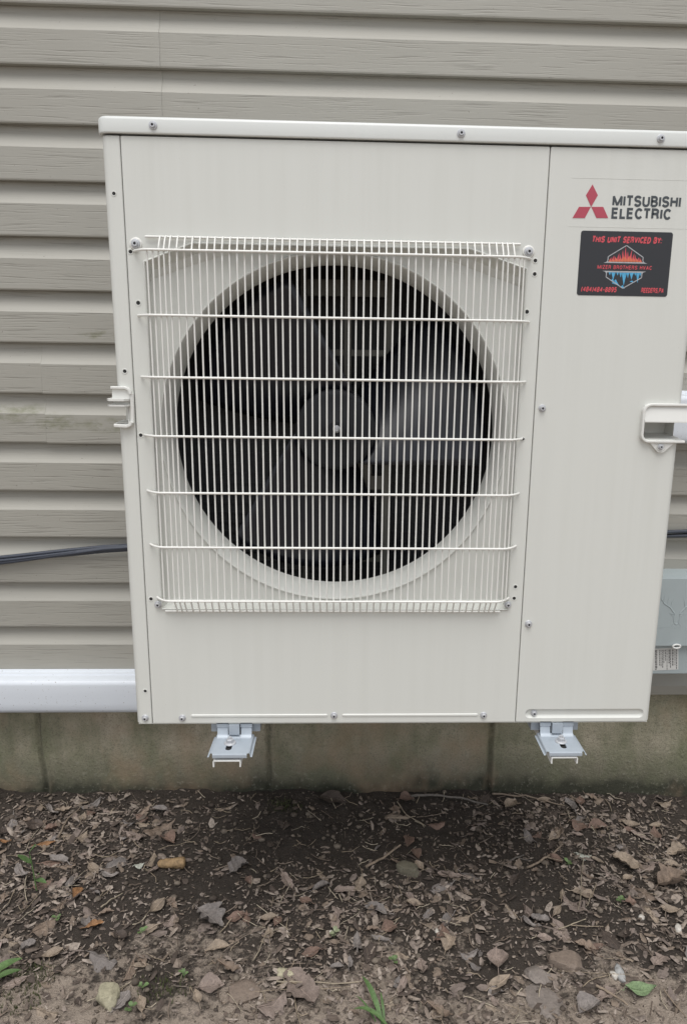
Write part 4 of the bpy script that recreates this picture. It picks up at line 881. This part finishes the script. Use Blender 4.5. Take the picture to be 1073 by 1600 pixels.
# ================================================================== GROUND LITTER
random.seed(21)
def inview(x, y): return -.70 < x < 1.50 and -.30 < y < .532
def dens(x, y):
    d = .12+1.0*max(0, fbm(x*6, y*6, 12, 3)+.02)
    for cx, cy, r, wt in FEAT['dense']:
        q = ((x-cx)**2+(y-cy)**2)/(r*r)
        if q < 4: d += .75*wt*math.exp(-q*1.4)
    return min(1, d)**1.25
def bit(m, x, y, L, Wd, ang, tilt, n=5):
    z = gz(x, y)+.0015+random.random()*.0045
    R3 = Matrix.Rotation(ang, 3, 'Z') @ Matrix.Rotation(random.gauss(0, tilt), 3, 'X') @ Matrix.Rotation(random.gauss(0, tilt), 3, 'Y')
    pts = []; ph = random.random()*6
    for k in range(n):
        a = 2*math.pi*k/n+random.uniform(-.35, .35); r = random.uniform(.7, 1.1)
        pts.append(Vector((L/2*r*math.cos(a), Wd/2*r*math.sin(a), random.uniform(-.12, .12)*Wd)))
    c = Vector((random.uniform(-.1, .1)*L, random.uniform(-.1, .1)*Wd, random.uniform(.02, .22)*Wd))
    vs = [R3 @ p+Vector((x, y, z)) for p in pts+[c]]
    m.add(vs, [(k, (k+1) % n, n) for k in range(n)])
m = MB(); cnt = 0
while cnt < 14500:
    x, y = random.uniform(-.70, 1.50), random.uniform(-.30, .532)
    if random.random() > dens(x, y): continue
    s = random.lognormvariate(math.log(.0048), .55); L = min(s, .022)
    bit(m, x, y, L*random.uniform(1.1, 2.4), L*random.uniform(.35, .95), random.uniform(0, 6.28), .26, random.choice((4, 5, 6))); cnt += 1
cnt = 0
while cnt < 900:
    x, y = random.uniform(-.70, 1.50), random.uniform(-.30, .530)
    if random.random() > dens(x, y)**1.3: continue
    L = random.uniform(.012, .030); bit(m, x, y, L*random.uniform(.9, 1.3), L*random.uniform(.3, .8), random.uniform(0, 6.28), .24, random.choice((6, 7, 8, 9))); cnt += 1
tag(m.build('leaf_litter', 'litter'), 'layer of small broken leaf bits and bark chips scattered over the soil', kind='stuff')
m = MB(); cnt = 0
ICO = bmesh.new(); bmesh.ops.create_icosphere(ICO, subdivisions=1, radius=1); ICO.verts.index_update()
IV = [v.co.copy() for v in ICO.verts]; IF = [[v.index for v in f.verts] for f in ICO.faces]; ICO.free()
ic0 = [v for v in IV]
while cnt < 9000:
    x, y = random.uniform(-.70, 1.50), random.uniform(-.30, .532)
    s = random.lognormvariate(math.log(.0018), .6); s = min(s, .008); z = gz(x, y)+s*.3+.001
    sx, sy = random.uniform(.8, 1.4), random.uniform(.8, 1.3); f = random.random()*50
    if s < .0026:
        vs = [(x+s*sx, y, z), (x-s*sx*.9, y+s*.2, z), (x+.1*s, y+s*sy, z), (x, y-s*sy, z), (x+.2*s, y+.1*s, z+s*.9), (x, y, z-s)]
        m.add(vs, [(0, 2, 4), (2, 1, 4), (1, 3, 4), (3, 0, 4)])
    else:
        m.add([(x+v.x*s*sx*(1+.5*noise.noise(v*1.6+Vector((f, 0, 0)))), y+v.y*s*sy*(1+.5*noise.noise(v*1.6+Vector((0, f, 0)))), z+v.z*s*.75) for v in IV], IF, True)
    cnt += 1
tag(m.build('soil_crumbs', 'crumb'), 'loose soil crumbs and grit on the bare ground', kind='stuff')
m = MB()
for k in range(750):
    x, y = random.uniform(-.70, 1.50), random.uniform(-.28, .525); L = random.lognormvariate(math.log(.030), .5); a = random.uniform(0, 6.28); bend = random.uniform(-1, 1)
    pts = []
    for i in range(5):
        u = i/4-.5; px, py = x+L*u*math.cos(a)-bend*L*.5*u*u*math.sin(a), y+L*u*math.sin(a)+bend*L*.5*u*u*math.cos(a)
        if py > .532: py = .532
        pts.append((px, py, gz(px, py)+.004+random.random()*.003+.012*max(0, u)*random.random()))
    m.tube(pts, random.uniform(.0005, .0012), 4, caps=False)
tag(m.build('dead_stalks', 'straw'), 'fine dead stalks and rootlets lying over the soil', kind='stuff')

def leaf_mesh(kind, L, Wd, seed, NR=None, wr=1.0):
    rnd = random.Random(seed); NR = NR or (26 if kind in ('oak', 'maple') else 14); rows = []
    ph = rnd.random()*10; curl = rnd.choice((-1, 1, 1))*rnd.uniform(.08, .42)*Wd*wr; bend = rnd.uniform(-.10, .22)*L*wr; swp = rnd.uniform(-.12, .12)*L
    for i in range(NR+1):
        t = i/NR
        env = (math.sin(math.pi*min(1, t**.80))**1.05 if kind != 'ragged' else min(1, 3.5*t)**.5*min(1, 3.5*(1-t))**.5)
        lobe = [1, 1]
        for s in (0, 1):
            if kind == 'oak': lobe[s] = .38+.62*abs(math.sin(t*math.pi*3.3+.5+s*.35))**.8
            elif kind == 'maple': lobe[s] = .5+.5*abs(math.cos(t*math.pi*2.3+s*.2))
            elif kind == 'ragged': lobe[s] = .74+.55*noise.noise((t*5, ph+s*7, 0))+.30*noise.noise((t*17, ph+s*3, 5))
            else: lobe[s] = 1+.16*noise.noise((t*6, ph+s*7, 0))+.10*noise.noise((t*21, ph+s*5, 0))
        hw = Wd/2*env
        x = (t-.5)*L; yc = swp*(4*t*(1-t))*.5; row = []
        for q, s in ((-1, 0), (-.55, 0), (0, 0), (.55, 1), (1, 1)):
            yy = q*hw*lobe[s]; e = abs(q)
            z = curl*e*e*env+bend*(4*(t-.5)**2)+.0040*L/.04*noise.noise((t*4+ph, q*1.8, 3))+(.0012 if q else -.0003)
            fwd = .12*L*e*env*(1 if kind in ('oak', 'maple') else .3)
            row.append((x+fwd*(lobe[s] if kind in ('oak', 'maple') else 1), yc+yy, z))
        rows.append(row)
    m = MB(); m.loft(rows, False, False, True)
    sl = L*rnd.uniform(.12, .3)
    m.tube([(-L/2-sl, swp*.2, .001+rnd.random()*.003), (-L/2-sl*.4, 0, .001), (-L/2+.02*L, 0, bend+.0008), (0, swp*.5, .0006)], [.0006, .0007, .0007, .0004], 4, caps=False)
    return m
def put(o, x, y, ang, lift=.004, tx=0, ty=0):
    z = gz(x, y)
    dx, dy = (gz(x+.01, y)-gz(x-.01, y))/.02, (gz(x, y+.01)-gz(x, y-.01))/.02
    o.location = (x, y, z+lift)
    nrm = Vector((-dx*.6, -dy*.6, 1)).normalized()
    q = Vector((0, 0, 1)).rotation_difference(nrm)
    o.rotation_euler = (q.to_matrix() @ Matrix.Rotation(ang, 3, 'Z') @ Matrix.Rotation(tx, 3, 'X') @ Matrix.Rotation(ty, 3, 'Y')).to_euler()
for i, (x, y, L, Wd, a, kind, c, lab_) in enumerate(FEAT['leaves']):
    o = leaf_mesh(kind, L, Wd, 100+i).build('fallen_leaf', 'leaf_'+c)
    a2 = math.atan2(math.sin(math.radians(a))*1.45, math.cos(math.radians(a)))
    y = min(y, .505)
    put(o, x, y, a2, .007, random.uniform(-.12, .25), random.uniform(-.1, .1)); tag(o, lab_, 'leaf')
protos = {}
KS = [('ovate', 'tan', 'dry tan oval leaf'), ('ragged', 'grey', 'torn grey brown leaf'), ('ragged', 'pink', 'torn pinkish brown leaf'), ('oak', 'brown', 'lobed brown leaf'), ('ovate', 'dark', 'dark wet leaf'), ('ragged', 'tan', 'torn pale tan leaf'), ('ovate', 'red', 'reddish brown leaf')]
LMN = ['standing orange brown leaf', 'whitish leaf', 'tan leaf with holes', 'large lobed oak leaf', None, None, 'fallen green leaf', 'teardrop leaf', 'grey purple leaf', 'dark leaf at the foundation', 'round reddish leaf', None, 'grey brown square leaf', 'twisted brown leaf', None, 'plain brown leaf in the chips', 'weathered oak leaf', None, None, 'brown oak leaf clump']
LM = [(q[0], q[1], n) for q, n in zip(FEAT['leaves'], LMN) if n]
LM += [(q[0], q[1], n) for q, n in zip(FEAT['stones'], ['mossy stone', 'pale yellowish rock', 'oblong two toned stone', 'smooth grey stone', 'broad flat stone', None, 'white round pebble', 'angular white pebble', 'cream pebble', None, None, 'flat tan slab', 'low yellow stone']) if n]
LM += [(FEAT['twigs'][k][0][1][0], FEAT['twigs'][k][0][1][1], n) for k, n in ((0, 'forked twig'), (1, 'long straight twig'), (2, 'thick grey stick'), (3, 'tan stick'), (5, 'pale stick'), (6, 'curved brown twig'), (7, 'straw stalk'))]
LM += [(*FEAT['cob'], 'cob shaped chunk'), (*FEAT['sprout'], 'tall green seedling'), (*FEAT['blade'], 'green grass blades'), (*FEAT['grass_left'], 'broad forked green blade')]+[(FEAT['plants'][k][0], FEAT['plants'][k][1], n) for k, n in ((8, 'pale seedling'), (2, 'bright green seedling'), (7, 'lone green sprout'))]
used = set()
def where(x, y, desc, size):
    for d, lx, ly, n in sorted((math.hypot(x-a, (y-b)*1.0), a, b, n) for a, b, n in LM)[:4]:
        dx, dy = x-lx, y-ly
        rel = ('just ' if d < .06 else '')+(('right of' if dx > 0 else 'left of') if abs(dx) > 1.6*abs(dy) else ('above' if dy > 0 else 'below') if abs(dy) > 1.6*abs(dx) else ('above and right of' if dy > 0 else 'below and right of') if dx > 0 else ('above and left of' if dy > 0 else 'below and left of'))
        lab_ = f'{size} {desc} {rel} the {n}'
        if lab_ not in used and len(lab_.split()) <= 16: used.add(lab_); return lab_
    return None
taken = [(q[0], q[1], max(q[2], q[3])*.55) for q in FEAT['leaves']]+[(q[0], q[1], max(q[2], q[3])*.6) for q in FEAT['stones']]
cnt = 0; tries = 0
while cnt < 235 and tries < 12000:
    tries += 1
    x, y = random.uniform(-.62, 1.42), random.uniform(-.24, .515)
    if y < .10 and not (-.32 < x < 1.1): continue
    if random.random() > max(dens(x, y)*1.05, .45 if y < .05 else 0): continue
    if any((x-a)**2+(y-b)**2 < c*c for a, b, c in taken): continue
    kind, c, desc = random.choice(KS)
    s = min(1.65, random.lognormvariate(.16, .34))
    lab_ = where(x, y, desc, 'tiny' if s < .85 else 'small' if s < 1.25 else 'larger')
    if lab_ is None: continue
    v = random.randrange(4)
    if (kind, c, v) not in protos:
        o = leaf_mesh(kind, .034, random.uniform(.014, .026), 500+len(protos)*7, 8 if kind != 'oak' else 18, 1.1).build('fallen_leaf', 'leaf_'+c); protos[(kind, c, v)] = o
    else:
        o = protos[(kind, c, v)].copy(); COL.objects.link(o)
    o.scale = (s, s, s)
    put(o, x, y, random.uniform(0, 6.28), .004, random.gauss(0, .14), random.gauss(0, .11))
    tag(o, lab_, 'leaf', 'dead leaves scattered in the litter'); cnt += 1
# stones
for i, (x, y, L, Wd, h, c, lab_) in enumerate(FEAT['stones']):
    rs = random.Random(i*7+1); planes = [(Vector((0, .1, 1)).normalized(), .55)]+[(Vector((rs.gauss(0, 1), rs.gauss(0, 1), rs.gauss(0, .6))).normalized(), rs.uniform(.55, .85)) for _ in range(8)]
    L *= .92; Wd *= .88
    bm = bmesh.new(); bmesh.ops.create_icosphere(bm, subdivisions=4 if L > .02 else 2, radius=1)
    for v in bm.verts:
        n1 = noise.noise(v.co*1.3+Vector((i*5.1, 0, 0))); n2 = noise.noise(v.co*3.2+Vector((0, i*3.3, 0)))
        f = 1+.28*n1+.10*n2; p = v.co*f
        for pn, pd in planes:
            e = p.dot(pn)-pd
            if e > 0: p = p-pn*e*.9
        v.co = Vector((p.x*L/2, p.y*Wd/2, p.z*h*.8))
    for f in bm.faces: f.smooth = True
    me = D.meshes.new('stone'); bm.to_mesh(me); bm.free(); me.materials.append(M['stone_'+c])
    if L > .02: me.set_sharp_from_angle(angle=math.radians(38))
    o = D.objects.new('stone' if L > .02 else 'pebble', me); COL.objects.link(o); put(o, x, y, random.uniform(-.4, .4), h*.15); tag(o, lab_, 'stone' if L > .02 else 'pebble')
# twigs
for i, (pts, r, c, lab_) in enumerate(FEAT['twigs']):
    P = []
    for j in range(len(pts)-1):
        (ax, ay), (bx_, by) = pts[j], pts[j+1]
        for q in range(4): P.append((ax+(bx_-ax)*q/4, min(.525, ay+(by-ay)*q/4)))
    P.append((pts[-1][0], min(.525, pts[-1][1]))); n = len(P)
    V = [(x+.0012*noise.noise((k*.9, i, 0)), y+.0012*noise.noise((k*.9, i, 5)), gz(x, y)+r+.007+.002*noise.noise((k*.7, i, 2))) for k, (x, y) in enumerate(P)]
    m = MB(); m.tube(V, [r*(1.1-.45*k/n+.12*noise.noise((k*1.7, i, 9))) for k in range(n)], 7)
    if 'forked' in lab_:
        k = n//2; p = Vector(V[k]); m.tube([p, p+Vector((.014, -.012, .003)), p+Vector((.032, -.020, .005))], [r*.8, r*.6, r*.4], 6)
    cx, cy, cz = V[n//2]; o = m.build('twig', 'twig_'+c, None, (cx, cy, cz)); o.location = (cx, cy, cz); tag(o, lab_, 'twig')
# cob shaped chunk
x, y = FEAT['cob']
m = MB(); n = 22; rings = []
for i in range(25):
    t = i/24; env = .0128*(1-.32*t)*min(1, (1.02-t)*9)**.5*min(1, (t+.02)*14)**.5
    rings.append([((t-.5)*.062, env*(1+.24*noise.noise((t*26, math.cos(2*math.pi*k/n)*5, math.sin(2*math.pi*k/n)*5)))*math.cos(2*math.pi*k/n), env*(1+.24*noise.noise((t*26, math.cos(2*math.pi*k/n)*5, math.sin(2*math.pi*k/n)*5)))*math.sin(2*math.pi*k/n)) for k in range(n)])
m.loft(rings, True, True, True); o = m.build('cob_chunk', 'cob'); put(o, x, y, math.pi+.05, .012); tag(o, 'short tan cob shaped chunk with a rough surface lying on dark soil at left', 'plant debris')
# green plants
def blade_leaf(m, base, tip, wd, droop=.2, n=7):
    b, t = Vector(base), Vector(tip); ax = (t-b); side = ax.cross(Vector((0, 0, 1))).normalized(); rows = []
    for i in range(n+1):
        u = i/n; c = b+ax*u+Vector((0, 0, droop*ax.length*(4*u*(1-u))*.3)); hw = wd/2*math.sin(math.pi*min(1, .08+u*.92))**.8*(1 if u < .98 else .1)
        rows.append([c-side*hw+Vector((0, 0, hw*.35)), c, c+side*hw+Vector((0, 0, hw*.35))])
    m.loft(rows, False, False, True)
def plant(name, loc, label, cat, build, mat, stem=None):
    e = empty(name, loc); tag(e, label, cat)
    if stem: s = MB(); stem(s); s.build('stem', stem_mat, e)
    for k, fn in enumerate(build):
        m = MB(); fn(m); m.build('leaf', mat, e)
    return e
stem_mat = 'grass'
x, y = FEAT['sprout']
pts = [(0, 0, 0), (-.004, .004, .030), (-.008, .008, .060), (-.012, .010, .088)]
plant('seedling', (x, y, gz(x, y)+.002), 'tall green seedling with pointed leaves standing at the left edge of the soil', 'seedling',
      [lambda m: blade_leaf(m, (-.008, .008, .062), (-.036, .004, .086), .017, -.1), lambda m: blade_leaf(m, (-.012, .010, .086), (.004, .012, .104), .014), lambda m: blade_leaf(m, (-.003, .003, .024), (.026, -.006, .022), .013, .3),
       lambda m: blade_leaf(m, (-.003, .003, .026), (.010, .002, .042), .010)], 'grass', lambda s: s.tube(pts, [.0014, .0013, .0011, .0008], 6))
SP = ['tiny green seedling between the brown leaf and the grey bark at left', 'tiny green seedling above the grey purple leaf', 'small bright green seedling on dark soil right of the long pale stalk', 'tiny green seedling beside the forked twig', 'small green seedling at the bottom edge right of the pale rock',
      'tiny green seedling on its stalk above the bottom seedling', 'lone tiny green sprout right of the pale rock by a round leaf', 'tiny green sprout on bare soil right of the centre', 'pale seedling with several whitish green leaves on the light soil in the centre']
for (x, y, k), lab_ in zip(FEAT['plants'], SP):
    nl = 7 if k == 'pale' else 4; fns = []
    rnd = random.Random(x*1000)
    for q in range(nl):
        a = 2*math.pi*q/nl+rnd.random(); L = rnd.uniform(.008, .013); h0 = rnd.uniform(.004, .012)
        fns.append(lambda m, a=a, L=L, h0=h0: blade_leaf(m, (.002*math.cos(a), .002*math.sin(a), h0), (L*math.cos(a), L*math.sin(a), h0+.004), L*.75, .2, 5))
    stem_mat = 'pale' if k == 'pale' else 'seedling'
    plant('seedling', (x, y, gz(x, y)+.002), lab_, 'seedling', fns, stem_mat, lambda s: s.tube([(0, 0, -.004), (.0005, 0, .006), (0, .0005, .012)], .0008, 5))
stem_mat = 'grass'
x, y = FEAT['blade']
plant('grass_tuft', (x, y, gz(x, y)), 'green grass blades with one bent over at the bottom edge of the soil', 'grass',
      [lambda m: blade_leaf(m, (.01, -.01, .0), (-.028, .075, .030), .010, .6, 10), lambda m: blade_leaf(m, (.02, -.012, .002), (-.045, .018, .014), .009, .8, 10), lambda m: blade_leaf(m, (.0, -.006, .0), (-.04, .052, .010), .004, .5, 9), lambda m: blade_leaf(m, (.012, -.006, .0), (.006, .05, .020), .005, .5, 9)], 'grass')
x, y = FEAT['grass_left']
plant('grass_tuft', (x, y, gz(x, y)+.004), 'broad green forked blade cut by the left frame edge near the bottom', 'grass',
      [lambda m: blade_leaf(m, (-.030, -.012, .006), (.026, .036, .016), .020, .3, 9), lambda m: blade_leaf(m, (-.020, -.014, .006), (.034, .012, .012), .015, .3, 9)], 'grass')
m = MB(); rnd = random.Random(4)
for (x, y), rad, nn in zip(FEAT['moss'], (.045, .05, .06, .06), (420, 260, 240, 260)):
    for k in range(nn):
        a = rnd.random()*6.28; r = rad*rnd.random()**.6; px, py = x+r*math.cos(a), min(.530, y+.6*r*math.sin(a)); z = gz(px, py)
        h = rnd.uniform(.003, .010); b = rnd.random()*6.28; wd = rnd.uniform(.0007, .0016)
        m.add([(px-wd*math.sin(b), py+wd*math.cos(b), z), (px+wd*math.sin(b), py-wd*math.cos(b), z), (px+h*.5*math.cos(b), py+h*.5*math.sin(b), z+h)], [(0, 1, 2)])
tag(m.build('moss', 'moss'), 'low patches of moss and fine weeds on the soil', kind='stuff')
